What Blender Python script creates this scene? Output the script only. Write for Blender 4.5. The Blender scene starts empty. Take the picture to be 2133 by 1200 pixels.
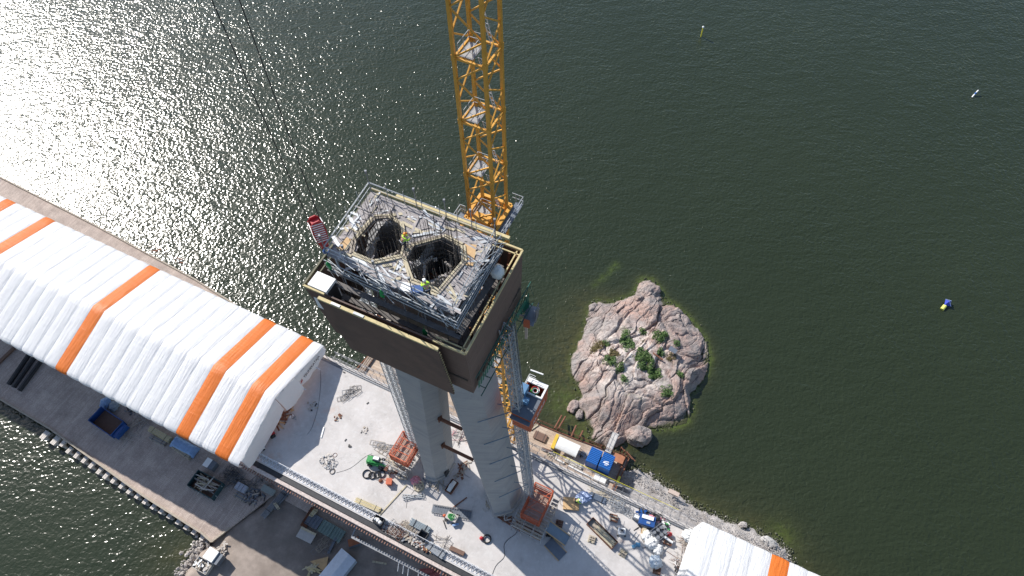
import bpy, math, random
import numpy as np
from mathutils import Vector, Matrix, noise, geometry
R = math.radians
random.seed(7)
C = bpy.context.scene.collection
# ------------------------------------------------------------------ camera
F, HC = 1480.0, 121.0
th = R(32.7)
fw = Vector((0, math.sin(th), -math.cos(th)))
r0 = Vector((1, 0, 0)); u0 = r0.cross(fw)
ro = R(-1.6)
RR = r0 * math.cos(ro) + u0 * math.sin(ro)
UU = u0 * math.cos(ro) - r0 * math.sin(ro)
cam_d = bpy.data.cameras.new('camera'); cam = bpy.data.objects.new('camera', cam_d); C.objects.link(cam)
cam.matrix_world = Matrix(((RR.x, UU.x, -fw.x, 0), (RR.y, UU.y, -fw.y, 0), (RR.z, UU.z, -fw.z, HC), (0, 0, 0, 1)))
cam_d.sensor_width = 36; cam_d.lens = F / 2133 * 36; cam_d.clip_start = 1; cam_d.clip_end = 6000
bpy.context.scene.camera = cam
# ------------------------------------------------------------------ sky and sun
SUN_EL, SUN_AZ = 38.5, -45.0          # azimuth of the shadows, degrees from +X
w = bpy.data.worlds.new('World'); bpy.context.scene.world = w; w.use_nodes = True
nt = w.node_tree; bg = nt.nodes['Background']
sky = nt.nodes.new('ShaderNodeTexSky'); sky.sky_type = 'NISHITA'; sky.sun_disc = False
sky.sun_elevation = R(SUN_EL); sky.air_density = 1.0; sky.dust_density = 0.6
sx, sy = -math.cos(R(SUN_AZ)), -math.sin(R(SUN_AZ))
sky.sun_rotation = math.atan2(sx, sy)
nt.links.new(sky.outputs[0], bg.inputs[0]); bg.inputs[1].default_value = 0.115
sl = bpy.data.lights.new('sun', 'SUN'); sl.energy = 4.6; sl.angle = R(0.53); sl.color = (1, .955, .89)
sun = bpy.data.objects.new('sun', sl); C.objects.link(sun)
sv = Vector((sx * math.cos(R(SUN_EL)), sy * math.cos(R(SUN_EL)), math.sin(R(SUN_EL))))
sun.rotation_euler = sv.to_track_quat('Z', 'Y').to_euler(); sun.location = (-60, 60, 160)
vs = bpy.context.scene.view_settings
vs.view_transform = 'Standard'; vs.look = 'None'; vs.gamma = 1; vs.use_curve_mapping = False; vs.exposure = 0.48
# ------------------------------------------------------------------ measuring helpers
AB = R(-27.6)                          # direction of the bridge
O = Vector((-39.89, 35.61, 0)); U = Vector((math.cos(AB), math.sin(AB), 0)); N = Vector((-U.y, U.x, 0))
ZD, ZJ = 20.0, 3.0                     # level of the bridge deck, of the jetty
def P(u, n, z): return O + U * u + N * n + Vector((0, 0, z))
def at(px, py, z):
    d = RR * (px - 1066.5) - UU * (py - 600) + fw * F
    d = d * ((z - HC) / d.z)
    return Vector((d.x, d.y, z))
def un(px, py, z):
    p = at(px, py, z) - O
    return p.dot(U), p.dot(N)
def seg(p1, p2, z):                    # centre, length and heading of something lying between two measured ends
    a, b = at(*p1, z), at(*p2, z); v = b - a
    return (a + b) / 2, v.length, math.atan2(v.y, v.x)
# ------------------------------------------------------------------ materials
MATS = {}
def mat(name, rgb, rough=.75, metal=0.0, var=.12, scale=1.5, bump=0.0, bscale=6.0, rgb2=None, thr=(.52, .68), scale2=.6):
    if name in MATS: return MATS[name]
    m = bpy.data.materials.new(name); m.use_nodes = True; t = m.node_tree; b = t.nodes['Principled BSDF']
    tc = t.nodes.new('ShaderNodeTexCoord')
    n1 = t.nodes.new('ShaderNodeTexNoise'); n1.inputs['Scale'].default_value = scale; n1.inputs['Detail'].default_value = 6; n1.inputs['Roughness'].default_value = .65
    t.links.new(tc.outputs['Object'], n1.inputs['Vector'])
    r = t.nodes.new('ShaderNodeValToRGB'); r.color_ramp.elements[0].position = .28; r.color_ramp.elements[1].position = .72
    r.color_ramp.elements[0].color = (*[max(0, c * (1 - var)) for c in rgb], 1); r.color_ramp.elements[1].color = (*[min(1, c * (1 + var)) for c in rgb], 1)
    t.links.new(n1.outputs['Fac'], r.inputs[0]); out = r.outputs[0]
    if rgb2:
        n2 = t.nodes.new('ShaderNodeTexNoise'); n2.inputs['Scale'].default_value = scale2; n2.inputs['Detail'].default_value = 7; n2.inputs['Roughness'].default_value = .7
        t.links.new(tc.outputs['Object'], n2.inputs['Vector'])
        mr = t.nodes.new('ShaderNodeMapRange'); mr.inputs[1].default_value = thr[0]; mr.inputs[2].default_value = thr[1]
        t.links.new(n2.outputs['Fac'], mr.inputs[0])
        mx = t.nodes.new('ShaderNodeMix'); mx.data_type = 'RGBA'
        t.links.new(mr.outputs[0], mx.inputs[0]); t.links.new(out, mx.inputs[6]); mx.inputs[7].default_value = (*rgb2, 1); out = mx.outputs[2]
    t.links.new(out, b.inputs['Base Color'])
    b.inputs['Roughness'].default_value = rough; b.inputs['Metallic'].default_value = metal
    if bump:
        nb = t.nodes.new('ShaderNodeTexNoise'); nb.inputs['Scale'].default_value = bscale; nb.inputs['Detail'].default_value = 5
        t.links.new(tc.outputs['Object'], nb.inputs['Vector'])
        bp = t.nodes.new('ShaderNodeBump'); bp.inputs['Strength'].default_value = .6; bp.inputs['Distance'].default_value = bump
        t.links.new(nb.outputs['Fac'], bp.inputs['Height']); t.links.new(bp.outputs[0], b.inputs['Normal'])
    MATS[name] = m
    return m
def nodes_of(m): return m.node_tree, m.node_tree.nodes['Principled BSDF']
def lin(h):
    c = [int(h[i:i + 2], 16) / 255 for i in (0, 2, 4)]
    return tuple(x / 12.92 if x <= .04045 else ((x + .055) / 1.055) ** 2.4 for x in c)
steel = mat('galvanised_steel', (.42, .44, .46), .5, .35, .2, 3)
gsteel = mat('dull_steel', (.22, .23, .25), .55, .4, .25, 3)
dark = mat('dark_steel', (.035, .036, .04), .6, .2, .3, 3)
rebarm = mat('rebar_steel', (.10, .085, .075), .8, .2, .3, 5)
yellow = mat('crane_yellow', (.60, .30, .045), .5, 0, .16, 2, rgb2=(.40, .17, .03), thr=(.6, .8), scale2=1.5)
orange = mat('orange_paint', (.46, .10, .04), .5, 0, .15, 2, rgb2=(.35, .06, .03), thr=(.58, .75))
rust = mat('rusty_steel', (.17, .07, .04), .85, .1, .35, 3)
timber = mat('fresh_timber', (.47, .41, .29), .8, 0, .22, 4)
timber2 = mat('weathered_timber', (.36, .31, .25), .85, 0, .3, 4)
ptimber = mat('yellow_timber', (.52, .43, .23), .75, 0, .2, 3)
ply = mat('brown_plywood', (.15, .085, .06), .7, 0, .2, 2)
plyo = mat('plywood_sheet', (.52, .34, .17), .75, 0, .15, 2)
white = mat('white_paint', (.78, .78, .77), .5, 0, .06, 2)
tarpw = mat('white_tarp', (.66, .66, .65), .55, 0, .07, 1, bump=.03, bscale=2)
bluep = mat('blue_paint', (.015, .07, .24), .45, 0, .2, 2)
bluec = mat('container_blue', (.012, .12, .42), .45, 0, .15, 1.5)
btarp = mat('blue_tarp', (.20, .32, .52), .5, 0, .2, 2, bump=.05, bscale=3)
greenp = mat('machine_green', (.03, .26, .06), .45, 0, .2, 3)
redp = mat('red_paint', (.42, .022, .03), .42, 0, .2, 3)
black = mat('black_rubber', (.018, .018, .02), .65, 0, .3, 4)
ropem = mat('steel_rope', (.02, .02, .022), .7, 0, .2, 4)
pinkbag = mat('pink_bag', (.55, .22, .26), .7, 0, .5, 6, rgb2=(.5, .5, .48))
greymetal = mat('grey_sheet_metal', (.13, .15, .18), .5, .2, .15, 1)
greent = mat('green_netting', (.008, .12, .075), .7, 0, .3, 4)
debrism = mat('pale_debris', (.48, .44, .40), .9, 0, .5, 8)
hivis = mat('hi_vis_fabric', (.42, .75, .04), .7, 0, .1, 6)
skin = mat('skin', (.45, .26, .18), .6, 0, .05, 6)
trous = mat('work_trousers', (.03, .035, .05), .8, 0, .2, 8)
helmw = mat('white_helmet', (.85, .85, .83), .35)
helmo = mat('orange_helmet', (.80, .27, .02), .35)
yb = mat('yellow_buoy', (.68, .60, .05), .5)
# ------------------------------------------------------------------ mesh builder
class M:
    def __init__(s): s.v = []; s.f = []; s.m = []
    def add(s, vs_, fs_, mi=0):
        b = len(s.v); s.v += [tuple(p) for p in vs_]; s.f += [tuple(b + i for i in f) for f in fs_]; s.m += [mi] * len(fs_)
    def poly(s, pts, mi=0): s.add(pts, [tuple(range(len(pts)))], mi)
    def box(s, x0, y0, z0, x1, y1, z1, mi=0):
        s.add([(x0, y0, z0), (x1, y0, z0), (x1, y1, z0), (x0, y1, z0), (x0, y0, z1), (x1, y0, z1), (x1, y1, z1), (x0, y1, z1)],
              [(0, 3, 2, 1), (4, 5, 6, 7), (0, 1, 5, 4), (1, 2, 6, 5), (2, 3, 7, 6), (3, 0, 4, 7)], mi)
    def cbox(s, cx, cy, cz, sx_, sy_, sz, rz=0, mi=0):
        c_, s_ = math.cos(rz), math.sin(rz); pts = []
        for z in (-.5, .5):
            for x, y in ((-.5, -.5), (.5, -.5), (.5, .5), (-.5, .5)):
                X, Y = x * sx_, y * sy_; pts.append((cx + X * c_ - Y * s_, cy + X * s_ + Y * c_, cz + z * sz))
        s.add(pts, [(0, 3, 2, 1), (4, 5, 6, 7), (0, 1, 5, 4), (1, 2, 6, 5), (2, 3, 7, 6), (3, 0, 4, 7)], mi)
    def tube(s, p, q, r, n=5, mi=0, r2=None):
        p, q = Vector(p), Vector(q); d = q - p
        if d.length < 1e-6: return
        d.normalize(); a = d.orthogonal().normalized(); b = d.cross(a); r2 = r if r2 is None else r2
        pts = [p + (a * math.cos(2 * math.pi * k / n) + b * math.sin(2 * math.pi * k / n)) * r for k in range(n)]
        pts += [q + (a * math.cos(2 * math.pi * k / n) + b * math.sin(2 * math.pi * k / n)) * r2 for k in range(n)]
        s.add(pts, [(k, (k + 1) % n, n + (k + 1) % n, n + k) for k in range(n)] + [tuple(range(n - 1, -1, -1)), tuple(range(n, 2 * n))], mi)
    def bar(s, p, q, w_, h=None, mi=0):
        p, q = Vector(p), Vector(q); d = q - p; h = h or w_
        if d.length < 1e-6: return
        d.normalize(); up = Vector((0, 0, 1)) if abs(d.z) < .95 else Vector((1, 0, 0))
        a = d.cross(up).normalized(); b = a.cross(d)
        pts = [e + a * x * w_ / 2 + b * y * h / 2 for e in (p, q) for x, y in ((-1, -1), (1, -1), (1, 1), (-1, 1))]
        s.add(pts, [(0, 3, 2, 1), (4, 5, 6, 7), (0, 1, 5, 4), (1, 2, 6, 5), (2, 3, 7, 6), (3, 0, 4, 7)], mi)
    def path(s, pts, r, n=5, mi=0):
        for a, b in zip(pts, pts[1:]): s.tube(a, b, r, n, mi)
    def prism(s, pts, z0, z1, mi=0):
        n = len(pts)
        s.add([(x, y, z0) for x, y in pts] + [(x, y, z1) for x, y in pts],
              [tuple(range(n - 1, -1, -1)), tuple(range(n, 2 * n))] + [(k, (k + 1) % n, n + (k + 1) % n, n + k) for k in range(n)], mi)
    def torus(s, c, r, t, n=20, k=6, mi=0, ax=None):
        base = len(s.v); pts = []
        for i in range(n):
            a = 2 * math.pi * i / n
            for j in range(k):
                b = 2 * math.pi * j / k; rr = r + t * math.cos(b)
                pts.append((c[0] + rr * math.cos(a), c[1] + rr * math.sin(a), c[2] + t * math.sin(b)))
        s.add(pts, [(i * k + j, ((i + 1) % n) * k + j, ((i + 1) % n) * k + (j + 1) % k, i * k + (j + 1) % k) for i in range(n) for j in range(k)], mi)
    def blob(s, c, rad, seed=0, amp=.2, fr=1.0, n=14, mi=0, zmin=None, sharp=False):
        pts = []; k = n * 2
        for i in range(n + 1):
            ph = math.pi * i / n
            for j in range(k):
                a = 2 * math.pi * j / k
                d = Vector((math.sin(ph) * math.cos(a), math.sin(ph) * math.sin(a), math.cos(ph)))
                q = d * fr * 1.7 + Vector((seed * 7.3, seed * 3.1, seed * 1.7))
                h = noise.noise(q) * amp + noise.noise(q * 2.7) * amp * .5 + noise.noise(q * 6) * amp * .22
                if sharp: h += (noise.voronoi(q * 1.1)[0][0] - .35) * -amp * .9
                z = c[2] + d.z * rad[2] * (1 + h)
                if zmin is not None: z = max(z, zmin)
                pts.append((c[0] + d.x * rad[0] * (1 + h), c[1] + d.y * rad[1] * (1 + h), z))
        s.add(pts, [(i * k + j, (i + 1) * k + j, (i + 1) * k + (j + 1) % k, i * k + (j + 1) % k) for i in range(n) for j in range(k)], mi)
    def mesh(s, name, mats, off=(0, 0, 0), smooth=False):
        me = bpy.data.meshes.new(name)
        me.from_pydata([(a - off[0], b - off[1], c - off[2]) for a, b, c in s.v], [], s.f)
        for m in (mats if isinstance(mats, (list, tuple)) else [mats]): me.materials.append(m)
        me.polygons.foreach_set('material_index', s.m)
        if smooth: me.polygons.foreach_set('use_smooth', [True] * len(s.f))
        me.update(); return me
    def build(s, name, mats, parent=None, off=(0, 0, 0), smooth=False, label=None, stuff=False):
        o = bpy.data.objects.new(name, s.mesh(name, mats, off, smooth)); C.objects.link(o); o.parent = parent
        if label: o['label'] = label
        if stuff: o['kind'] = 'stuff'
        return o
def meta(o, label, cat, group=None):
    o['label'] = label; o['category'] = cat
    if group: o['group'] = group
    return o
def thing(name, label, cat, loc=(0, 0, 0), rz=0.0, group=None):
    o = bpy.data.objects.new(name, None); C.objects.link(o); o.location = loc; o.rotation_euler = (0, 0, rz); o.empty_display_size = .3
    return meta(o, label, cat, group)
def single(name, m, mats, label, cat, loc=(0, 0, 0), rz=0.0, group=None, smooth=False):
    o = m.build(name, mats, smooth=smooth); o.location = loc; o.rotation_euler = (0, 0, rz)
    return meta(o, label, cat, group)
def struct(name, m, mats, kind='structure', smooth=False, off=(0, 0, 0), loc=(0, 0, 0), rz=0):
    o = m.build(name, mats, smooth=smooth, off=off); o.location = loc; o.rotation_euler = (0, 0, rz); o['kind'] = kind
    return o
def copy_tree(o, parent=None):
    c = o.copy(); C.objects.link(c); c.parent = parent
    for ch in list(o.children): copy_tree(ch, c)
    return c
def text_mesh(txt, size, name, m, parent, loc, rot, ext=.004):
    cu = bpy.data.curves.new(name, 'FONT'); cu.body = txt; cu.size = size; cu.extrude = ext
    t = bpy.data.objects.new('tmp', cu); C.objects.link(t); bpy.context.view_layer.update()
    me = bpy.data.meshes.new_from_object(t.evaluated_get(bpy.context.evaluated_depsgraph_get()))
    bpy.data.objects.remove(t); me.materials.clear(); me.materials.append(m)
    o = bpy.data.objects.new(name, me); C.objects.link(o); o.parent = parent; o.location = loc; o.rotation_euler = rot
    return o
rnd = random.uniform
# ------------------------------------------------------------------ outlines
ISL = [(1335, 583), (1356, 583), (1376, 605), (1384, 625), (1410, 640), (1432, 660), (1452, 685), (1470, 712), (1478, 748), (1472, 775), (1458, 800),
       (1438, 822), (1440, 852), (1430, 880), (1405, 890), (1378, 892), (1345, 893), (1322, 893), (1308, 905), (1300, 922), (1285, 935), (1262, 935),
       (1240, 925), (1228, 912), (1232, 895), (1222, 888), (1216, 862), (1205, 850), (1200, 838), (1212, 822), (1197, 800), (1190, 775),
       (1189, 748), (1200, 722), (1215, 695), (1222, 665), (1228, 640), (1245, 628), (1270, 632), (1296, 625), (1320, 615), (1328, 600)]
isl = [at(x, y, 0).xy for x, y in ISL]
SPIT = [(1296, 982), (1322, 975), (1352, 983), (1378, 1003), (1400, 1016), (1425, 1038), (1450, 1053), (1478, 1066), (1505, 1080), (1530, 1088), (1560, 1098), (1590, 1112), (1605, 1122), (1625, 1128), (1640, 1145), (1650, 1170), (1700, 1230)]
spit = [at(x, y, 0.5) for x, y in SPIT]
def pdist(X, Y, poly, closed=True):
    d = np.full(X.shape, 1e9); ins = np.zeros(X.shape, bool); n = len(poly)
    for i in range(n if closed else n - 1):
        x0, y0 = poly[i][0], poly[i][1]; x1, y1 = poly[(i + 1) % n][0], poly[(i + 1) % n][1]
        t = np.clip(((X - x0) * (x1 - x0) + (Y - y0) * (y1 - y0)) / ((x1 - x0) ** 2 + (y1 - y0) ** 2 + 1e-9), 0, 1)
        d = np.minimum(d, np.hypot(X - x0 - t * (x1 - x0), Y - y0 - t * (y1 - y0)))
        if closed and y0 != y1: ins ^= ((y0 > Y) != (y1 > Y)) & (X < (x1 - x0) * (Y - y0) / (y1 - y0) + x0)
    return d, ins
# ------------------------------------------------------------------ water
def axis(a, b, step):
    near = list(np.arange(a, b, step)); out = []; s = step; x = b
    while x < 3500: out.append(x); s *= 1.35; x += s
    lo = []; s = step; x = a - step
    while x > -3500: lo.append(x); s *= 1.35; x -= s
    return np.array(lo[::-1] + near + out)
gx, gy = axis(-20, 60, .6), axis(-5, 100, .6)
X, Y = np.meshgrid(gx, gy, indexing='ij')
nx_, ny_ = X.shape
V = np.stack([X.ravel(), Y.ravel(), np.zeros(X.size)], 1)
idx = np.arange(X.size).reshape(nx_, ny_)
Fq = np.stack([idx[:-1, :-1].ravel(), idx[1:, :-1].ravel(), idx[1:, 1:].ravel(), idx[:-1, 1:].ravel()], 1)
me = bpy.data.meshes.new('water'); me.vertices.add(len(V)); me.vertices.foreach_set('co', V.ravel())
me.loops.add(Fq.size); me.loops.foreach_set('vertex_index', Fq.ravel()); me.polygons.add(len(Fq)); me.polygons.foreach_set('loop_start', np.arange(0, Fq.size, 4))
me.update(calc_edges=True); me.validate()
dI, inI = pdist(X, Y, isl); dI = np.where(inI, 0, dI)
dS, _ = pdist(X, Y, spit, False)
bank = [at(x, y, .3) for x, y in ((435, 1125), (420, 1140), (405, 1160), (385, 1190), (370, 1215))]
dB, _ = pdist(X, Y, bank, False)
west = np.clip((at(1330, 760, 0).x - X) / 12 + .2, 0, 1) * np.clip((at(1150, 600, 0).y + 10 - Y) / 22, .15, 1)
sh = np.exp(-np.maximum(dI - .3, 0) / (.9 + 5.5 * west)) * (.55 + .45 * west)
sh = np.maximum(sh, np.exp(-dS / 3.2) * .8); sh = np.maximum(sh, np.exp(-dB / 2.2) * .8)
al = np.exp(-(np.maximum(dI, 0) / .75) ** 2) * (1 - .5 * west); al = np.maximum(al, .5 * np.exp(-(dS / .8) ** 2))
for (cx, cy, rr) in ((1282, 553, .9), (1276, 560, .8), (1268, 569, .7), (1258, 578, .8), (1247, 585, .7), (1238, 594, .6), (1178, 838, 3.2), (1210, 905, 2.2), (1222, 930, 1.6), (1625, 1120, 2.4)):
    c = at(cx, cy, 0); al = np.maximum(al, .75 * np.exp(-((X - c.x) ** 2 + (Y - c.y) ** 2) / rr ** 2))
nn_ = (X - O.x) * N.x + (Y - O.y) * N.y; lee = np.clip((6 - nn_) / 16, 0, 1)      # water sheltered behind the jetty is calmer
for nm, arr in (('shallow', sh), ('algae', al), ('lee', lee)):
    a = me.attributes.new(nm, 'FLOAT', 'POINT'); a.data.foreach_set('value', np.clip(arr, 0, 1).astype(np.float32).ravel())
wm = bpy.data.materials.new('sea_water'); wm.use_nodes = True; t, b = nodes_of(wm)
def node(t, ty, **k):
    n = t.nodes.new(ty)
    for a, v in k.items():
        if a in n.inputs: n.inputs[a].default_value = v
        else: setattr(n, a, v)
    return n
def math_(t, op, a, b_=None, c_=None):
    n = t.nodes.new('ShaderNodeMath'); n.operation = op
    for i, v in enumerate((a, b_, c_)):
        if v is None: continue
        if isinstance(v, (int, float)): n.inputs[i].default_value = v
        else: t.links.new(v, n.inputs[i])
    return n.outputs[0]
def mixc(t, f, a, c):
    n = t.nodes.new('ShaderNodeMix'); n.data_type = 'RGBA'
    for i, v in ((0, f), (6, a), (7, c)):
        if isinstance(v, (int, float)): n.inputs[i].default_value = v
        elif isinstance(v, tuple): n.inputs[i].default_value = (*v, 1)
        else: t.links.new(v, n.inputs[i])
    return n.outputs[2]
def noise_(t, vec, scale, detail=4, rough=.55, dist=0.0):
    n = node(t, 'ShaderNodeTexNoise', Scale=scale, Detail=detail, Roughness=rough, Distortion=dist); t.links.new(vec, n.inputs['Vector']); return n.outputs['Fac']
geo = node(t, 'ShaderNodeNewGeometry'); pos = geo.outputs['Position']
aS = node(t, 'ShaderNodeAttribute', attribute_name='shallow').outputs['Fac']; aA = node(t, 'ShaderNodeAttribute', attribute_name='algae').outputs['Fac']
deep = mixc(t, noise_(t, pos, .02, 3), (.0175, .0245, .0095), (.024, .032, .014))
ns = noise_(t, pos, .35, 7, .7)
fs = math_(t, 'MULTIPLY', aS, math_(t, 'ADD', math_(t, 'MULTIPLY', ns, 1.9), -.15))
fs = math_(t, 'MINIMUM', math_(t, 'MAXIMUM', fs, 0.0), 1.0)
shal = mixc(t, noise_(t, pos, .8, 5, .7), (.036, .038, .012), (.085, .075, .028))
col = mixc(t, fs, deep, shal)
vor = node(t, 'ShaderNodeTexVoronoi', Scale=.9, Randomness=1.0); t.links.new(pos, vor.inputs['Vector'])
stone = math_(t, 'LESS_THAN', vor.outputs['Distance'], math_(t, 'MULTIPLY', noise_(t, pos, .25, 3), .62))
stone = math_(t, 'MULTIPLY', math_(t, 'MULTIPLY', stone, fs), .75)
col = mixc(t, stone, col, (.022, .028, .014))
fa = math_(t, 'MULTIPLY', aA, math_(t, 'SUBTRACT', math_(t, 'MULTIPLY', noise_(t, pos, .9, 6, .75), 3.4), 1.15))
fa = math_(t, 'MINIMUM', math_(t, 'MAXIMUM', fa, 0.0), .8)
col = mixc(t, fa, col, (.075, .105, .018))
t.links.new(col, b.inputs['Base Color'])
b.inputs['Roughness'].default_value = .17; b.inputs['Specular IOR Level'].default_value = .9; b.inputs['IOR'].default_value = 1.333
mp = node(t, 'ShaderNodeMapping'); mp.inputs['Rotation'].default_value = (0, 0, R(-14)); mp.inputs['Scale'].default_value = (.55, 1, 1); t.links.new(pos, mp.inputs['Vector'])
mp2 = node(t, 'ShaderNodeMapping'); mp2.inputs['Rotation'].default_value = (0, 0, R(8)); mp2.inputs['Scale'].default_value = (.9, 1, 1); t.links.new(pos, mp2.inputs['Vector'])
h1 = noise_(t, mp.outputs[0], .42, 3, .5, .3); h2 = noise_(t, mp2.outputs[0], 1.5, 1.6, .5, .5); h3 = noise_(t, mp.outputs[0], 3.6, 3, .6)
h0 = noise_(t, pos, .05, 2)
amp = math_(t, 'ADD', math_(t, 'MULTIPLY', h0, 1.0), .5)
hh = math_(t, 'ADD', math_(t, 'ADD', math_(t, 'MULTIPLY', h1, .22), math_(t, 'MULTIPLY', h2, .162)), math_(t, 'MULTIPLY', h3, .0))
amp = math_(t, 'MULTIPLY', amp, math_(t, 'MULTIPLY_ADD', node(t, 'ShaderNodeAttribute', attribute_name='lee').outputs['Fac'], -.38, 1.0))
hh = math_(t, 'MULTIPLY', hh, amp)
bp = node(t, 'ShaderNodeBump', Strength=1.0, Distance=1.0); t.links.new(hh, bp.inputs['Height']); t.links.new(bp.outputs[0], b.inputs['Normal'])
me.materials.append(wm)
wo = bpy.data.objects.new('water', me); C.objects.link(wo); wo['kind'] = 'structure'
# ------------------------------------------------------------------ granite islet
rockm = bpy.data.materials.new('pink_granite'); rockm.use_nodes = True; t, b = nodes_of(rockm)
pos = node(t, 'ShaderNodeNewGeometry').outputs['Position']; sep = node(t, 'ShaderNodeSeparateXYZ'); t.links.new(pos, sep.inputs[0])
c1 = mixc(t, math_(t, 'MULTIPLY_ADD', noise_(t, pos, .22, 5, .6, .5), 3.4, -1.25), (.26, .235, .225), (.38, .245, .20))
n = node(t, 'ShaderNodeMix'); 
def clampf(t, v): return math_(t, 'MINIMUM', math_(t, 'MAXIMUM', v, 0.0), 1.0)
c1 = mixc(t, clampf(t, math_(t, 'MULTIPLY_ADD', noise_(t, pos, .9, 8, .72), 4.0, -1.9)), c1, (.18, .165, .16))
c1 = mixc(t, clampf(t, math_(t, 'MULTIPLY_ADD', noise_(t, pos, 5, 6, .7), 3.0, -1.45)), c1, (.38, .32, .29))
wv = node(t, 'ShaderNodeVectorMath', operation='ADD'); t.links.new(pos, wv.inputs[0]); wn_ = node(t, 'ShaderNodeTexNoise', Scale=.35, Detail=4); t.links.new(pos, wn_.inputs['Vector']); ws = node(t, 'ShaderNodeVectorMath', operation='SCALE'); t.links.new(wn_.outputs['Color'], ws.inputs[0]); ws.inputs['Scale'].default_value = 3.0; t.links.new(ws.outputs[0], wv.inputs[1])
for sc_, wd_ in ((.28, .022), (.75, .03)):
    vc = node(t, 'ShaderNodeTexVoronoi', feature='DISTANCE_TO_EDGE', Scale=sc_); t.links.new(wv.outputs[0], vc.inputs['Vector'])
    c1 = mixc(t, math_(t, 'MULTIPLY', math_(t, 'LESS_THAN', vc.outputs['Distance'], wd_), .35), c1, (.07, .06, .05))
ic = (isl[0] + isl[18]) / 2; icv = at(1318, 745, 3)
dv = node(t, 'ShaderNodeVectorMath', operation='DISTANCE'); t.links.new(pos, dv.inputs[0]); dv.inputs[1].default_value = icv
wf = clampf(t, math_(t, 'MULTIPLY', clampf(t, math_(t, 'MULTIPLY_ADD', dv.outputs['Value'], -.14, 1.45)), math_(t, 'MULTIPLY_ADD', noise_(t, pos, .7, 6, .7, .5), 7.0, -3.0)))
c1 = mixc(t, wf, c1, (.62, .55, .50))
mossn = clampf(t, math_(t, 'MULTIPLY', clampf(t, math_(t, 'MULTIPLY_ADD', dv.outputs['Value'], -.12, 1.3)), math_(t, 'MULTIPLY_ADD', noise_(t, pos, .45, 6, .72, .3), 9.0, -5.2)))
c1 = mixc(t, mossn, c1, (.11, .115, .035))
low = clampf(t, math_(t, 'MULTIPLY_ADD', math_(t, 'ADD', sep.outputs['Z'], math_(t, 'MULTIPLY', noise_(t, pos, 1.2, 4), -.5)), -5.0, .9))
c1 = mixc(t, low, c1, (.05, .055, .02))
t.links.new(c1, b.inputs['Base Color']); b.inputs['Roughness'].default_value = .85
bp = node(t, 'ShaderNodeBump', Strength=.8, Distance=.25); t.links.new(noise_(t, pos, 2.2, 8, .7), bp.inputs['Height']); t.links.new(bp.outputs[0], b.inputs['Normal'])
st = .17
xs = np.arange(min(p[0] for p in isl) - 1.5, max(p[0] for p in isl) + 1.5, st); ys = np.arange(min(p[1] for p in isl) - 1.5, max(p[1] for p in isl) + 1.5, st)
X, Y = np.meshgrid(xs, ys, indexing='ij')
d, ins = pdist(X, Y, isl); sd = np.where(ins, d, -d)
Z = np.zeros(X.shape)
def tilt(x, y):
    h = 0
    for sc, am, st_, ax in ((.16, .95, 1, .55), (.42, .42, 2, .5), (.95, .10, 3, .42), (2.1, .035, 4, .5)):
        wp = Vector((noise.noise(Vector((x * .13, y * .13, 4))), noise.noise(Vector((x * .13, y * .13, 8))), 0)) * 2.2 + Vector((noise.noise(Vector((x * .6, y * .6, 4))), noise.noise(Vector((x * .6, y * .6, 8))), 0)) * .5
        xx, yy = x + wp.x, y + wp.y; xr, yr = xx * .62 + yy * .78, -xx * .78 + yy * .62
        q = Vector((xr * sc * ax, yr * sc * 1.2, st_ * 3.3))
        ds, pts = noise.voronoi(q)
        c = pts[0]; off = noise.cell(c * 5.1); g = (q - c)
        gx_, gy_ = noise.cell(c * 3.3 + Vector((4, 0, 0))), noise.cell(c * 2.7 + Vector((0, 5, 0)))
        crack = min((ds[1] - ds[0]) * 9, 1)
        h += am * (off * .55 + (gx_ * g.x + gy_ * g.y) * .7 - (1 - crack) ** 2 * .42)
    return h
for i in range(X.shape[0]):
    for j in range(X.shape[1]):
        s_ = sd[i, j]
        if s_ < -1.3: Z[i, j] = -1.2; continue
        x, y = X[i, j], Y[i, j]
        wob = noise.noise(Vector((x * .5, y * .5, 3))) * .9 + noise.noise(Vector((x * 1.4, y * 1.4, 5))) * .35
        s2 = s_ + wob * .45
        base = 3.1 * (1 - math.exp(-max(s2, 0) / 3.6)) + (.35 if s2 > 0 else s2 * .8) * 1.0
        k = min(max(s2 / 1.5, 0), 1)
        Z[i, j] = base + tilt(x, y) * (.25 + .75 * k) + noise.noise(Vector((x * .14, y * .14, 0))) * .9 * k - .15
nx_, ny_ = X.shape; idx = np.arange(X.size).reshape(nx_, ny_)
Fq = np.stack([idx[:-1, :-1].ravel(), idx[1:, :-1].ravel(), idx[1:, 1:].ravel(), idx[:-1, 1:].ravel()], 1)
keep = (sd.ravel()[Fq] > -1.25).any(1); Fq = Fq[keep]; used, inv = np.unique(Fq, return_inverse=True); Fq = inv.reshape(Fq.shape)
V = np.stack([X.ravel(), Y.ravel(), Z.ravel()], 1)[used]
me = bpy.data.meshes.new('rocky_islet'); me.from_pydata(V.tolist(), [], Fq.tolist()); me.materials.append(rockm)
io = bpy.data.objects.new('rocky_islet', me); C.objects.link(io); io['kind'] = 'structure'
from mathutils import kdtree
kd = kdtree.KDTree(len(V))
for i, p in enumerate(V): kd.insert(Vector((p[0], p[1], 0)), i)
kd.balance()
def islz(x, y): return V[kd.find(Vector((x, y, 0)))[1]][2]
def boulder(px, py, rx, ry, rz_, label, seed, rot=0, z=None, mm=rockm, cat='boulder', amp=.22):
    c = at(px, py, .6); zz = 0 if z is None else z
    m = M(); m.blob((0, 0, 0), (rx, ry, rz_), seed, amp, .8, 16, sharp=True)
    return single('boulder', m, mm, label, cat, (c.x, c.y, zz), rot, 'boulders round the islet')
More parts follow.
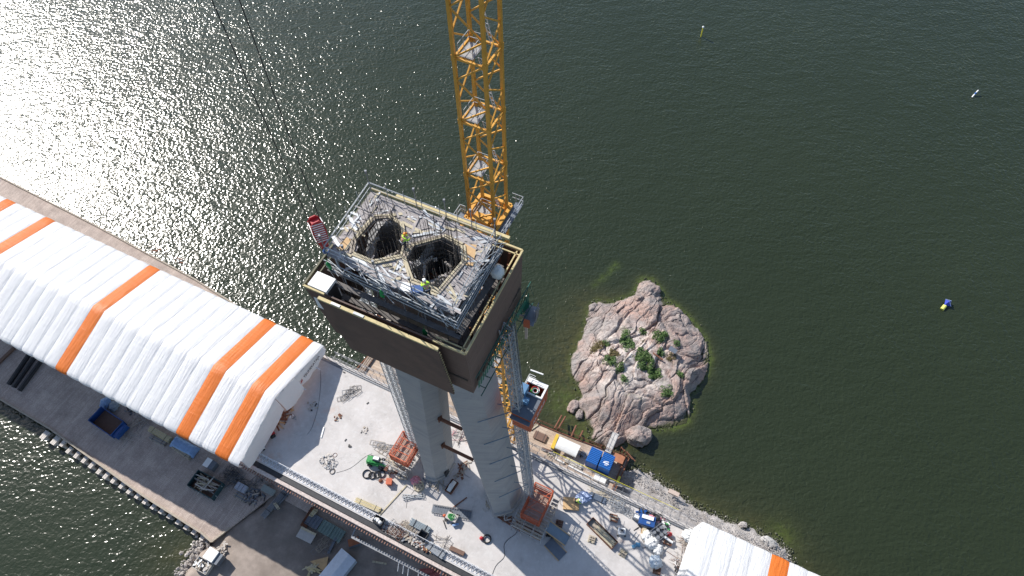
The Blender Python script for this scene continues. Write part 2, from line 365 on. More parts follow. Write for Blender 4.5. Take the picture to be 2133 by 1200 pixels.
boulder(1331, 909, 2.5, 1.9, 2.1, 'large pink boulder sitting in the water at the lower end of the islet', 3, R(-5), .4)
boulder(1353, 606, 2.3, 2.0, 1.4, 'rounded pinkish boulder at the very top end of the islet', 5, R(40), .3)
boulder(1236, 640, 1.2, .9, .9, 'upright pink boulder at the upper left corner of the islet', 8, R(60), .2)
boulder(1410, 650, 1.1, 1.0, .9, 'pale pink boulder on the upper right shore of the islet', 11, R(10), .4)
boulder(1195, 845, 1.6, 1.0, .7, 'low grey rock in algae off the lower left shore of the islet', 14, R(50), .1)
boulder(1208, 862, 1.2, .7, .7, 'narrow grey rock between the algae and the islet near the jetty', 17, R(70), .1)
boulder(1330, 625, 1.0, .9, .8, 'small smooth pink boulder tucked below the top boulder of the islet', 20, R(70), 1.2)
boulder(1228, 664, .8, .5, .6, 'small grey stone at the left shore of the islet below the upright boulder', 23, R(20), .1)
# green shrubs on the islet
leafm = bpy.data.materials.new('shrub_leaves'); leafm.use_nodes = True; t, b = nodes_of(leafm)
oi = node(t, 'ShaderNodeNewGeometry')
t.links.new(mixc(t, oi.outputs['Random Per Island'], (.03, .075, .012), (.10, .17, .035)), b.inputs['Base Color']); b.inputs['Roughness'].default_value = .6
brownm = bpy.data.materials.new('dry_grass'); brownm.use_nodes = True; t, b = nodes_of(brownm)
oi = node(t, 'ShaderNodeNewGeometry')
t.links.new(mixc(t, oi.outputs['Random Per Island'], (.08, .06, .02), (.16, .13, .05)), b.inputs['Base Color']); b.inputs['Roughness'].default_value = .8
def shrub(px, py, r, label, seed, mm=leafm, hgt=.8, n=None, ry=None):
    r *= 1.3; hgt *= .75; c = at(px, py, 3.0); z0 = islz(c.x, c.y); ry = ry or r
    rg = random.Random(seed); m = M(); n = n or int(620 * r * ry)
    lobes = [(rg.uniform(-.75, .75) * r, rg.uniform(-.75, .75) * ry, rg.uniform(.3, .62)) for _ in range(int(7 + 6 * r))]
    for _ in range(n):
        lx, ly, lr = rg.choice(lobes); a = rg.uniform(0, 6.283); q = math.sqrt(rg.random()) * lr * (.6 + .5 * r)
        x, y = lx + math.cos(a) * q, ly + math.sin(a) * q; z = islz(c.x + x, c.y + y) - z0 + hgt * (1 - (q / (lr * (.6 + .5 * r) + .01)) ** 2) * rg.uniform(.35, 1.05) * (.5 + lr)
        e1 = Vector((rg.gauss(0, 1), rg.gauss(0, 1), rg.gauss(0, .5))).normalized(); e2 = e1.cross(Vector((rg.gauss(0, .5), rg.gauss(0, .5), 1))).normalized(); s_ = rg.uniform(.07, .15)
        p = Vector((x, y, z)); m.poly([p - e1 * s_, p - e2 * s_ * .6, p + e1 * s_, p + e2 * s_ * .6])
    root = thing('shrub', label, 'shrub', (c.x, c.y, z0), 0, 'shrubs on the islet')
    m.build('foliage', mm, root)
    st_ = M()
    for k in range(4):
        st_.tube((0, 0, -.15), (rg.uniform(-.4, .4) * r, rg.uniform(-.4, .4) * ry, hgt * .5), .04, 4, 0, .015)
    st_.build('stem', ply, root)
for a in ((1347, 757, 1.5, 'largest dark green shrub in the middle of the islet', 1), (1375, 705, 1.15, 'green shrub on the right of the islet top beside the grey board', 2),
          (1308, 715, 1.1, 'green shrub in the centre of the islet, left of the widest bare strip', 3), (1302, 694, .6, 'small green bush at the upper middle of the islet', 4),
          (1270, 752, .85, 'green shrub on the left half of the islet, lower one', 5), (1290, 765, .7, 'thin green shrub patch below the left centre of the islet', 6),
          (1366, 772, 1.1, 'round green shrub right below the largest one', 7), (1338, 735, .8, 'green shrub joining the largest shrub from above', 8),
          (1388, 812, .8, 'green shrub in the crack at the lower right of the islet', 10), (1420, 778, .5, 'small green bush in a cleft on the right slope of the islet', 11),
          (1302, 790, .5, 'small green tuft at the lower centre of the islet', 12), (1410, 715, .45, 'small light green tuft beside the grey board', 13),
          (1340, 688, .5, 'small green tuft between rocks near the top of the islet', 14), (1262, 713, .4, 'tiny green tuft on the left rocks of the islet', 15),
          (1375, 735, .6, 'sparse green bush in the middle right of the islet', 16)): shrub(*a)
shrub(1245, 718, 1.0, 'brown dry grass clump on the left of the islet', 30, brownm, .35)
shrub(1278, 733, .7, 'brownish dry clump beside the left green shrub', 31, brownm, .35)
shrub(1398, 742, .6, 'yellowish dry clump below the grey board', 32, brownm, .3)
# grey board, rusty beam and small post on the islet
c = at(1402, 728, 4.2); m = M()
m.cbox(0, 0, 1.0, 1.5, 1.0, .07, 0); m.cbox(0, -.3, .5, .08, .08, 1.0, 0); m.cbox(0, .3, .5, .08, .08, 1.0, 0)
single('information_board', m, greymetal, 'grey slanted board on short legs at the right of the islet top', 'board', (c.x, c.y, islz(c.x, c.y)), R(-40))
c = at(1372, 738, 4); m = M(); m.box(-1.1, -.12, 0, 1.1, .12, .2)
single('rusty_beam', m, rust, 'short rusty brown beam lying among the islet shrubs', 'beam', (c.x, c.y, islz(c.x, c.y) + .35), R(-42))
c = at(1250, 735, 3); m = M(); m.tube((0, 0, -.2), (0, 0, 1.3), .12, 8); m.cbox(0, 0, 1.35, .45, .45, .12)
single('marker_post', m, dark, 'short dark post with a cap on the left rocks of the islet', 'post', (c.x, c.y, islz(c.x, c.y)), 0)
# ------------------------------------------------------------------ embankments (ground)
gravm = mat('grey_gravel', (.36, .335, .32), .95, 0, .45, 3.5, .12, 5, rgb2=(.21, .185, .165), scale2=.5)
soilm = mat('brown_soil', (.30, .25, .215), .95, 0, .25, .5, .04, 4, rgb2=(.20, .165, .14), thr=(.42, .62), scale2=.13)
def hf(name, poly, top, slope, step, mm, amp=.15, kind='structure', hump=0):
    xs = np.arange(min(p[0] for p in poly) - 3, max(p[0] for p in poly) + 3, step); ys = np.arange(min(p[1] for p in poly) - 3, max(p[1] for p in poly) + 3, step)
    X, Y = np.meshgrid(xs, ys, indexing='ij'); d, ins = pdist(X, Y, poly); sd = np.where(ins, d, -d); v = []
    for x, y, s_ in zip(X.ravel(), Y.ravel(), sd.ravel()):
        z = min(top, max(s_ + noise.noise(Vector((x * .6, y * .6, 1))) * .7, -1.5) * slope) + hump * (1 - math.exp(-max(s_, 0) / 3))
        v.append((x, y, z + (noise.noise(Vector((x * 1.3, y * 1.3, 0))) + noise.noise(Vector((x * 3.1, y * 3.1, 0))) * .5) * amp))
    nx_, ny_ = X.shape; idx = np.arange(X.size).reshape(nx_, ny_)
    Fq = np.stack([idx[:-1, :-1].ravel(), idx[1:, :-1].ravel(), idx[1:, 1:].ravel(), idx[:-1, 1:].ravel()], 1); Fq = Fq[(sd.ravel()[Fq] > -2).any(1)]
    me = bpy.data.meshes.new(name); me.from_pydata(v, [], Fq.tolist()); me.materials.append(mm); me.polygons.foreach_set('use_smooth', [True] * len(Fq)); me.update()
    o = bpy.data.objects.new(name, me); C.objects.link(o); o['kind'] = kind; return o
gp = [(p.x, p.y) for p in spit] + [tuple(P(112, 20, 0).xy), tuple(P(112, 8, 0).xy), tuple(P(48, 8, 0).xy), tuple(P(49, 25, 0).xy)]
hf('gravel_embankment', gp, 1.7, .55, .35, gravm, .14)
sp = [tuple(at(x, y, 0.3).xy) for x, y in ((470, 1082), (440, 1128), (418, 1142), (402, 1160), (380, 1192), (360, 1230))] + [tuple(P(2, -40, 0).xy), tuple(P(115, -40, 0).xy), tuple(P(115, 18, 0).xy), tuple(P(-3, 18, 0).xy), tuple(P(-4.5, -2, 0).xy)]
hf('soil_ground', sp, 2.75, .9, .6, soilm, .05)
# shoreline stones: nobody could count them
def stones(name, pts, n, spread, zlo, zhi, mm, s0, s1, side=None):
    rg = random.Random(len(pts) * n); m = M()
    for _ in range(n):
        i = rg.randrange(len(pts) - 1); f = rg.random(); a, b_ = pts[i], pts[i + 1]
        x = a[0] + (b_[0] - a[0]) * f + rg.gauss(0, spread); y = a[1] + (b_[1] - a[1]) * f + rg.gauss(0, spread); s_ = rg.uniform(s0, s1) ** 1.0
        q = [Vector((rg.uniform(-1, 1), rg.uniform(-1, 1), rg.uniform(-.6, .8))).normalized() * s_ * rg.uniform(.7, 1.1) for _ in range(3)]
        c = Vector((x, y, rg.uniform(zlo, zhi)))
        ring = [Vector((math.cos(k * 1.2566 + f * 6) * s_ * rg.uniform(.7, 1.1), math.sin(k * 1.2566 + f * 6) * s_ * rg.uniform(.6, 1.1), rg.uniform(-.25, .25) * s_)) for k in range(5)]
        tp = Vector((rg.uniform(-.3, .3) * s_, rg.uniform(-.3, .3) * s_, s_ * rg.uniform(.5, .8)))
        m.add([c + r_ for r_ in ring] + [c + tp, c - Vector((0, 0, s_ * .6))], [(k, (k + 1) % 5, 5) for k in range(5)] + [((k + 1) % 5, k, 6) for k in range(5)])
    o = struct(name, m, mm, 'stuff'); return o
wetm = mat('wet_shore_stone', (.055, .06, .03), .6, 0, .5, 2)
stonem = mat('grey_stone', (.34, .31, .29), .9, 0, .4, 1.5)
stones('shore_stones', spit, 1700, .45, -.15, .2, wetm, .08, .24)
inl = [(p.x + N.x * -2.4, p.y + N.y * -2.4) for p in spit[:-1]]
stones('gravel_stones', inl, 1500, .9, 1.45, 1.7, stonem, .05, .14)
stones('bank_stones', bank, 260, .7, .1, 1.2, stonem, .15, .45)
pi_ = [tuple(p) for p in isl]; stones('islet_shore_stones', pi_ + [pi_[0]], 420, .35, -.15, .25, wetm, .08, .26)
uw = [at(x, y, 0) for x, y in ((1205, 560), (1190, 610), (1180, 660), (1170, 720), (1165, 780), (1175, 830))]
stones('shallow_water_stones', uw, 110, 2.2, -.3, -.08, wetm, .15, .42)
# ------------------------------------------------------------------ jetties
def planked(name, base, base2, w_, row, gap=(.05, .045, .04), rot=0.0):
    m = bpy.data.materials.new(name); m.use_nodes = True; t, b = nodes_of(m)
    tc = node(t, 'ShaderNodeTexCoord').outputs['Object']
    mp = node(t, 'ShaderNodeMapping'); mp.inputs['Rotation'].default_value = (0, 0, rot); t.links.new(tc, mp.inputs['Vector'])
    br = node(t, 'ShaderNodeTexBrick', Scale=1.0); br.inputs['Color1'].default_value = (*base, 1); br.inputs['Color2'].default_value = (*base2, 1); br.inputs['Mortar'].default_value = (*gap, 1)
    br.inputs['Mortar Size'].default_value = .012; br.inputs['Brick Width'].default_value = w_; br.inputs['Row Height'].default_value = row; br.inputs['Bias'].default_value = 0
    t.links.new(mp.outputs[0], br.inputs['Vector'])
    c_ = mixc(t, clampf(t, math_(t, 'MULTIPLY_ADD', noise_(t, tc, .35, 7, .7), 2.6, -1.0)), br.outputs['Color'], tuple(x * .55 for x in base))
    c_ = mixc(t, clampf(t, math_(t, 'MULTIPLY_ADD', noise_(t, tc, 4, 5, .7), 1.6, -.75)), c_, tuple(min(1, x * 1.35) for x in base2))
    t.links.new(c_, b.inputs['Base Color']); b.inputs['Roughness'].default_value = .88
    return m
plank = planked('jetty_planks', (.42, .335, .29), (.52, .43, .37), 5.5, .24, rot=R(90))
plank2 = planked('pier_planks', (.44, .33, .25), (.52, .42, .33), 3.0, .5)
jr = thing('jetty', 'long planked working jetty beside and beneath the striped tent', 'jetty', P(-40, 0, 0), AB)
jo = (-40, 0, 0)
near = [(-170, -8.6), (-64, -7.6), (-43.8, -7.95), (-20.7, -9.8), (-7.8, -10.3), (-5.4, -10.7), (-4.1, -7.6), (-1.0, 0)]
far = [(-1, 26.5), (-30, 27.0), (-41.5, 28.3), (-69.5, 29.9), (-98.8, 30.9), (-170, 33)]
m = M(); m.prism(near + [(6, 0), (6, 24)] + far[1:], 2.62, ZJ); m.build('planking', plank, jr, jo)
m = M()
for a, b_ in list(zip(near, near[1:]))[:6] + list(zip(far[1:], far[2:])): m.bar((*a, ZJ + .14), (*b_, ZJ + .14), .3, .26)
m.build('edge_beam', timber2, jr, jo)
for k, u_ in enumerate(range(-100, 0, 6)):
    for n_ in (-6.5, 27.2):
        if n_ > 0 and u_ > -44: continue
        m = M(); m.tube((u_, n_, -4), (u_, n_, 2.6), .35, 8); m.build('pile', rust, jr, jo)
# pale caps of the piles along the jetty edge
cap = [(95, 908), (117, 919), (133, 925), (146, 939), (162, 949), (178, 959), (193, 970), (209, 982), (223, 992), (239, 1001), (256, 1012), (272, 1023), (289, 1033), (305, 1044),
       (322, 1055), (339, 1064), (356, 1074), (374, 1086), (391, 1097), (407, 1107), (424, 1119)]
for i, (x, y) in enumerate(cap):
    big = i < 2; m = M()
    a_, b_ = (.78, .5) if big else (.58, .34)
    m.box(-a_, -b_, .5, a_, b_, 1.0); m.tube((-.2, 0, -3), (-.2, 0, .5), .3, 8)
    m.box(-a_ * .9, -b_ * .35, 1.0, a_ * .9, -b_ * .25, 1.03); m.box(-a_ * .9, b_ * .25, 1.0, a_ * .9, b_ * .35, 1.03)
    single('pile_cap', m, mat('pale_cap', (.60, .55, .50), .8, 0, .3, 3), (('pale pile cap standing farthest left in the row along the jetty', 'largest pale pile cap, second from the left along the jetty')[i] if big else 'pale squared pile cap standing in the water along the near jetty edge'), 'pile cap',
           at(x, y, 1.2).xy.to_3d() + Vector((0, 0, .6)), AB + R(90) + rnd(-.06, .06), 'large pile caps' if big else 'pale pile caps along the jetty edge')
# far jetty below the islet
jf = thing('timber_pier', 'light wooden pier with rusty piles between bridge and islet', 'pier', P(40, 26, 0), AB); jo = (40, 26, 0)
pf = [(-1.5, 17), (-1.5, 24.0), (-.6, 29.4), (12, 29.7), (30.6, 30.5), (40.5, 30.9), (50.0, 31.7), (49.9, 24), (49.9, 17)]
m = M(); m.prism(pf, 2.62, ZJ); m.build('planking', plank2, jf, jo)
m = M()
for a, b_ in zip(pf[1:-1], pf[2:-1]): m.bar((*a, ZJ + .1), (*b_, ZJ + .1), .22, .24)
m.build('edge_beam', rust, jf, jo)
for u_ in range(1, 50, 4):
    m = M(); n_ = 29.5 + (u_ / 50) * 2.2; m.tube((u_, n_, -4), (u_, n_, 3.9), .16, 8); m.build('pile', rust, jf, jo)
m = M(); pts = [(u_, 29.6 + u_ / 50 * 2.1, 4.0) for u_ in range(1, 50, 3)]; m.path(pts, .035); m.path([(a, b_, c_ - .5) for a, b_, c_ in pts], .03)
for q in pts: m.tube((q[0], q[1], 3.0), q, .035)
m.build('railing', rust, jf, jo)
for i, (p1, p2, lab) in enumerate((((1178, 868), (1162, 895), 'longest pair member of rusty steel piles leaning off the pier, upper end left'), ((1170, 866), (1155, 893), 'rusty steel beam leaning off the pier, leftmost of the row'),
                                  ((1200, 887), (1190, 910), 'rusty steel beam leaning off the pier in the middle of the row'), ((1214, 898), (1207, 913), 'short rusty steel beam off the pier near the white tent'))):
    a, b_ = at(*p1, 1.4), at(*p2, 3.1); m = M(); o = (a + b_) / 2; m.tube(a - o, b_ - o, .17, 8)
    single('steel_pile', m, rust, lab, 'pile', o, 0, 'rusty piles off the pier')
for i, (px, py) in enumerate(((1292, 940), (1298, 946), (1304, 950))):
    a = at(px, py, 1.0); m = M(); m.tube((0, 0, -3), (0, 0, 1.9), .15, 8); m.bar((0, 0, 1.8), (1.2, -1.6, 1.8), .14)
    single('steel_pile', m, rust, 'short rusty pile sticking out beside the rusty landing at the pier end', 'pile', a, 0, 'short piles at the pier end')
# ------------------------------------------------------------------ bridge deck
conc = bpy.data.materials.new('deck_concrete'); conc.use_nodes = True; t, b = nodes_of(conc)
tc = node(t, 'ShaderNodeTexCoord').outputs['Object']
c1 = mixc(t, clampf(t, math_(t, 'MULTIPLY_ADD', noise_(t, tc, .22, 9, .7), 2.6, -.85)), (.42, .395, .375), (.58, .545, .52))
c1 = mixc(t, clampf(t, math_(t, 'MULTIPLY_ADD', noise_(t, tc, 1.3, 8, .75, .6), 3.0, -1.5)), c1, (.60, .585, .57))
c1 = mixc(t, clampf(t, math_(t, 'MULTIPLY_ADD', noise_(t, tc, .5, 9, .75, 1.0), 6.0, -3.45)), c1, (.30, .285, .275))
c1 = mixc(t, math_(t, 'MULTIPLY', clampf(t, math_(t, 'MULTIPLY_ADD', noise_(t, tc, .16, 6, .7, .4), 9.0, -5.6)), .6), c1, (.52, .33, .25))
c1 = mixc(t, math_(t, 'MULTIPLY', clampf(t, math_(t, 'MULTIPLY_ADD', noise_(t, tc, 7, 4, .8), 5.0, -3.2)), .5), c1, (.20, .19, .18))
mp = node(t, 'ShaderNodeMapping'); t.links.new(tc, mp.inputs['Vector']); mp.inputs['Location'].default_value = (-(un(722, 915, ZD)[0] - 30), -(un(722, 915, ZD)[1] - 10), 0)
ln = node(t, 'ShaderNodeVectorMath', operation='LENGTH'); t.links.new(mp.outputs[0], ln.inputs[0])
ring = math_(t, 'SINE', math_(t, 'MULTIPLY', math_(t, 'ADD', ln.outputs['Value'], math_(t, 'MULTIPLY', noise_(t, tc, .8, 4), 1.2)), 3.3))
rf = math_(t, 'MULTIPLY', clampf(t, math_(t, 'MULTIPLY_ADD', ring, .6, -.1)), clampf(t, math_(t, 'MULTIPLY_ADD', ln.outputs['Value'], -.35, 1.6)))
c1 = mixc(t, math_(t, 'MULTIPLY', rf, .35), c1, (.27, .265, .26))
t.links.new(c1, b.inputs['Base Color']); b.inputs['Roughness'].default_value = .8
bp = node(t, 'ShaderNodeBump', Strength=.4, Distance=.03); t.links.new(noise_(t, tc, 6, 5), bp.inputs['Height']); t.links.new(bp.outputs[0], b.inputs['Normal'])
BO = (30, 10, 0)
bd = thing('bridge_deck', 'pale concrete deck of the unfinished bridge running past the pylon', 'bridge', P(30, 10, 0), AB)
m = M(); m.box(-150, 1.05, 19.6, 170, 19.0, ZD); m.build('slab', conc, bd, BO)
m = M(); m.box(-150, 4, 17.2, 170, 16, 19.58); m.build('girder', rust, bd, BO)
for s_, nm in ((0, 'near'), (1, 'far')):
    n0, n1, n2 = (1.05, .35, -.35) if s_ == 0 else (19.0, 19.4, 20.05)
    m = M(); m.box(-150, min(n0, n1), 19.55, 170, max(n0, n1), 19.82, 0); m.build('gutter', dark if s_ == 0 else gsteel, bd, BO)
    m = M(); m.box(-150, min(n1, n2) + .12, 19.5, 170, max(n1, n2) - .12, 19.98, 0); m.build('edge_kerb', conc if s_ else mat('pale_edge_board', (.5, .42, .38), .8, 0, .3, 3), bd, BO)
m = M()
for k in range(0, 250):
    u_ = -40 + k * .42; m.box(u_, -.62 - rnd(0, .12), 19.42, u_ + .14, -.1, 19.5)
m.build('timber_brackets', mat('reddish_timber', (.22, .12, .09), .85, 0, .3, 3), bd, BO)
for k in range(0, 34):          # cross beams below the near edge
    u_ = -40 + k * 3.2; m = M(); m.bar((u_, -.3, 19.2), (u_, 4, 17.6), .16, .3); m.build('bracket', dark, bd, BO)
# railing made of lying and standing lattice panels on the near edge
LAT = None
def lattice_panel(L, W, h=.0, r=.022, n=6):
    m = M(); m.tube((0, 0, 0), (L, 0, 0), r * 1.2, 4); m.tube((0, W, h), (L, W, h), r * 1.2, 4)
    for k in range(n):
        x0, x1 = L * k / n, L * (k + 1) / n; m.tube((x0, 0, 0), ((x0 + x1) / 2, W, h), r, 4); m.tube(((x0 + x1) / 2, W, h), (x1, 0, 0), r, 4)
    return m
nr = thing('edge_barrier', 'white lattice barrier running along the near edge of the deck', 'barrier', P(1, 1.3, ZD), AB)
pm = None; wsteel = mat('white_steel', (.62, .63, .66), .5, .1, .2, 3)
for k in range(24):
    if pm is None:
        a = M(); b_ = lattice_panel(2.9, .75, .10, .04, 5); c_ = lattice_panel(2.9, .0, .95, .03, 5); a.add(b_.v, b_.f); a.add([(x, y + .78, z + .05) for x, y, z in c_.v], c_.f)
        a.tube((0, .78, 0), (0, .78, 1.05), .035, 4); a.tube((0, 0, .02), (0, .8, .02), .03, 4)
        pm = a.build('lattice_panel', wsteel, nr, (0, 0, 0))
    else: c = pm.copy(); C.objects.link(c); c.parent = nr; pm2 = c; pm2.location = (k * 3.0, 0, rnd(0, .05)); continue
fr = thing('scaffold_railing', 'grey tube railing and lattice walkway along the far edge of the deck', 'railing', P(2, 19.8, ZD), AB)
pm = None
for k in range(25):
    if pm is None:
        m = M()
        for x in (0, 1.2): m.tube((x, .1, -.4), (x, .1, 1.15), .04, 4); m.tube((x, 1.0, -.4), (x, 1.0, 1.15), .035, 4); m.tube((x, .1, .0), (x, 1.0, .0), .03, 4)
        for z in (.55, 1.1): m.tube((0, .1, z), (2.4, .1, z), .03, 4); m.tube((0, 1.0, z), (2.4, 1.0, z), .03, 4)
        m.tube((0, 1.0, 0), (2.4, 1.0, 1.1), .025, 4); m.tube((0, 1.0, 1.1), (2.4, 1.0, 0), .025, 4)
        b_ = lattice_panel(2.4, .0, .5, .025, 6); m.add([(x, y - .5, z + .1) for x, y, z in b_.v], b_.f)
        pm = m.build('railing_bay', mat('rail_steel', (.30, .30, .31), .6, .3, .3, 3), fr, (0, 0, 0))
    else: c = pm.copy(); C.objects.link(c); c.parent = fr; c.location = (k * 2.4, 0, 0)
m = M(); m.path([(38 + k * 2.4, 1.35, .6 + (k % 2) * .08) for k in range(9)], .035); m.build('safety_rope', yb, fr)
# ------------------------------------------------------------------ striped tents over the deck
def fabric(name, rgb, rgb2):
    m = bpy.data.materials.new(name); m.use_nodes = True; t, b = nodes_of(m)
    tc = node(t, 'ShaderNodeTexCoord').outputs['Object']
    t.links.new(mixc(t, clampf(t, math_(t, 'MULTIPLY_ADD', noise_(t, tc, .6, 7, .7), 2.4, -.8)), rgb, rgb2), b.inputs['Base Color']); b.inputs['Roughness'].default_value = .5
    mp = node(t, 'ShaderNodeMapping'); mp.inputs['Scale'].default_value = (3.2, .35, .35); t.links.new(tc, mp.inputs['Vector'])
    mp2 = node(t, 'ShaderNodeMapping'); mp2.inputs['Scale'].default_value = (.4, 2.6, 2.6); t.links.new(tc, mp2.inputs['Vector'])
    tr_ = node(t, 'ShaderNodeBsdfTranslucent'); tr_.inputs['Color'].default_value = (*rgb, 1); ms_ = node(t, 'ShaderNodeMixShader'); ms_.inputs[0].default_value = .28
    t.links.new(b.outputs[0], ms_.inputs[1]); t.links.new(tr_.outputs[0], ms_.inputs[2]); t.links.new(ms_.outputs[0], t.nodes['Material Output'].inputs['Surface'])
    hsum = math_(t, 'ADD', noise_(t, mp.outputs[0], 1.0, 3, .6), math_(t, 'MULTIPLY', noise_(t, mp2.outputs[0], 1.0, 3, .6), .45))
    bp = node(t, 'ShaderNodeBump', Strength=.9, Distance=.13); t.links.new(hsum, bp.inputs['Height']); t.links.new(bp.outputs[0], b.inputs['Normal'])
    return m
fabw = fabric('white_tent_fabric', (.84, .84, .84), (.77, .77, .78)); fabo = fabric('orange_tent_fabric', (.82, .21, .03), (.74, .18, .028))
RIDGE, EAVE = (9.3, 26.0), 23.0
PROF = [(-.75, 21.7), (-1.0, 22.0), (-1.12, 22.4), (-1.1, 22.75), (-.9, 23.0), (-.5, 23.15)]
PROF += [(-.5 + (RIDGE[0] + .5) * k / 9, 23.15 + (RIDGE[1] - 23.15) * k / 9) for k in range(1, 10)]
PROF += [(RIDGE[0] + (19.9 - RIDGE[0]) * k / 9, RIDGE[1] + (23.1 - RIDGE[1]) * k / 9) for k in range(1, 10)] + [(20.25, 22.9), (20.35, 22.5), (20.3, 22.1), (20.15, 21.8)]
def panel(u0_, u1_, seed):
    m = M(); K = 10; n = len(PROF); pts = []
    for i in range(K + 1):
        f = i / K; bl = (math.sin(math.pi * f)) ** .55
        for j, (a, z) in enumerate(PROF):
            pa, pb = PROF[max(j - 1, 0)], PROF[min(j + 1, n - 1)]; tx, tz = pb[0] - pa[0], pb[1] - pa[1]; L = math.hypot(tx, tz) or 1
            nn, nz = -tz / L, tx / L
            d_ = bl * .10 + .05 * noise.noise(Vector((f * 1.3 + seed * 3.1, a * .5, z * .5))) * bl
            zz = z + nz * d_
            if j == 0 or j == n - 1: zz -= .16 * bl
            pts.append((u0_ + (u1_ - u0_) * f, a + nn * d_, zz))
    m.add(pts, [(i * n + j, i * n + j + 1, (i + 1) * n + j + 1, (i + 1) * n + j) for i in range(K) for j in range(n - 1)])
    return m
def tent(label, ua, ub, edges, oranges, base):
    root = thing('striped_tent', label, 'tent', P(*base), AB)
    for k in range(len(edges) - 1):
        o_ = k in oranges
        panel(edges[k], edges[k + 1], k).build('orange_panel' if o_ else 'white_panel', fabo if o_ else fabw, root, base, smooth=True)
    for e in edges[1:-1]:
        m = M(); m.path([(e, a, z - .005) for a, z in PROF[2:-2]], .028, 4); m.build('seam', mat('seam_grey', (.50, .51, .53), .7), root, base)
    m = M()
    for e in edges[::1]:
        for sgn, s_ in ((0, PROF[6]), (19.0, PROF[-6])): pass
        m.bar((e, -.4, 21.9), (e, -.4, 20), .1); m.bar((e, 19.8, 21.9), (e, 19.8, 20), .1)
        m.bar((e, -.4, 22.9), (e, 9.3, 25.7), .12); m.bar((e, 9.3, 25.7), (e, 19.8, 22.9), .12)
    m.build('frame', steel, root, base)
    return root
ed = [.9] + [1.4 - 2.4 * k for k in range(1, 42)]
tA = tent('long white shelter tent with orange stripes covering the left part of the deck', 0, 0, ed, {1, 4, 14, 24, 28, 33, 38}, (-40, 9.3, 20))
ed = [62.4 + 2.37 * k for k in range(0, 16)]
tB = tent('white tent with one orange stripe at the lower right end of the deck', 0, 0, ed, {4, 9}, (80, 9.3, 20))
def curtain(root, base, u_, n0, n1, zb0, zb1, du, seed, mm=fabw):
    m = M(); K, J = 14, 7; pts = []
    for i in range(K + 1):
        f = i / K; a = n0 + (n1 - n0) * f; zt = 26.0 - abs(a - 9.3) / 10.6 * 2.9
        zb = zb0 + (zb1 - zb0) * f - .75 * math.sin(math.pi * f) ** .6
        for j in range(J + 1):
            g = j / J; pts.append((u_ + du * (math.sin(g * math.pi * .55)) + .16 * noise.noise(Vector((a * .9, g * 2, seed))), a, zt + (zb - zt) * g))
    m.add(pts, [(i * (J + 1) + j, (i + 1) * (J + 1) + j, (i + 1) * (J + 1) + j + 1, i * (J + 1) + j + 1) for i in range(K) for j in range(J)])
    return m.build('gable_curtain', mm, root, base, smooth=True)
ab = (-40, 9.3, 20)
curtain(tA, ab, .93, 13.3, 20.0, 21.9, 22.3, .35, 1); curtain(tA, ab, .93, 9.0, 13.25, 22.1, 21.6, .8, 2); curtain(tA, ab, .93, -.4, 8.9, 20.7, 22.6, .5, 3)
for n_, in ((13.2,), (17.0,)):
    m = M(); m.bar((.9, n_, 21.9), (2.1, n_, 21.6), .14); m.build('strut', wsteel, tA, ab)
lt = text_mesh('TELINEKATAJA', .62, 'lettering', dark, tA, (1.34 + 40, 14.4 - 9.3, 22.78 - 20), (R(78), 0, R(90)), .01)
m = M(); m.cbox(1.34, 13.7, 22.95, .04, .12, .55, 0); m.cbox(1.36, 13.9, 23.1, .04, .12, .5, 0); m.cbox(1.36, 13.6, 22.8, .04, .4, .1, 0); m.build('emblem', redp, tA, ab)
m = M(); e0 = (62.38, 21.0, 21.9)
m.add([(62.38, 20.2, 22.9), (61.7, 19.3, 21.7), (61.6, 10, 22.6), (62.38, 9.3, 26.0), (61.7, 1.0, 21.9), (62.38, -.8, 22.9)], [(0, 1, 2, 3), (3, 2, 4, 5)])
m.build('gable_curtain', fabw, tB, (80, 9.3, 20))
# ------------------------------------------------------------------ pylon
board = bpy.data.materials.new('board_marked_concrete'); board.use_nodes = True; t, b = nodes_of(board)
tc = node(t, 'ShaderNodeTexCoord').outputs['Object']
def boards(rot, sc):
    mp = node(t, 'ShaderNodeMapping'); mp.inputs['Rotation'].default_value = (0, rot, 0); t.links.new(tc, mp.inputs['Vector'])
    s_ = node(t, 'ShaderNodeSeparateXYZ'); t.links.new(mp.outputs[0], s_.inputs[0])
    q = math_(t, 'MULTIPLY', s_.outputs['Z'], sc); return math_(t, 'FLOOR', q), math_(t, 'FRACT', q)
sxx = node(t, 'ShaderNodeSeparateXYZ'); t.links.new(tc, sxx.inputs[0])
tt_ = math_(t, 'MULTIPLY_ADD', sxx.outputs['Z'], 1 / 56, -17 / 56)
dL = math_(t, 'ABSOLUTE', math_(t, 'SUBTRACT', sxx.outputs['X'], math_(t, 'MULTIPLY_ADD', tt_, 2.3, -6.85)))
dR = math_(t, 'ABSOLUTE', math_(t, 'SUBTRACT', sxx.outputs['X'], math_(t, 'MULTIPLY_ADD', tt_, -4.5, 4.65)))
vq = math_(t, 'MULTIPLY', math_(t, 'SUBTRACT', sxx.outputs['Z'], math_(t, 'MULTIPLY', math_(t, 'MINIMUM', dL, dR), -.75)), 4.2)
fl, frc = math_(t, 'FLOOR', vq), math_(t, 'FRACT', vq)
wn = node(t, 'ShaderNodeTexWhiteNoise', noise_dimensions='1D'); t.links.new(fl, wn.inputs['W'])
c1 = mixc(t, wn.outputs['Value'], (.28, .283, .295), (.34, .342, .35))
c1 = mixc(t, clampf(t, math_(t, 'MULTIPLY_ADD', noise_(t, tc, .35, 8, .7, .5), 3.2, -1.3)), c1, (.38, .365, .36))
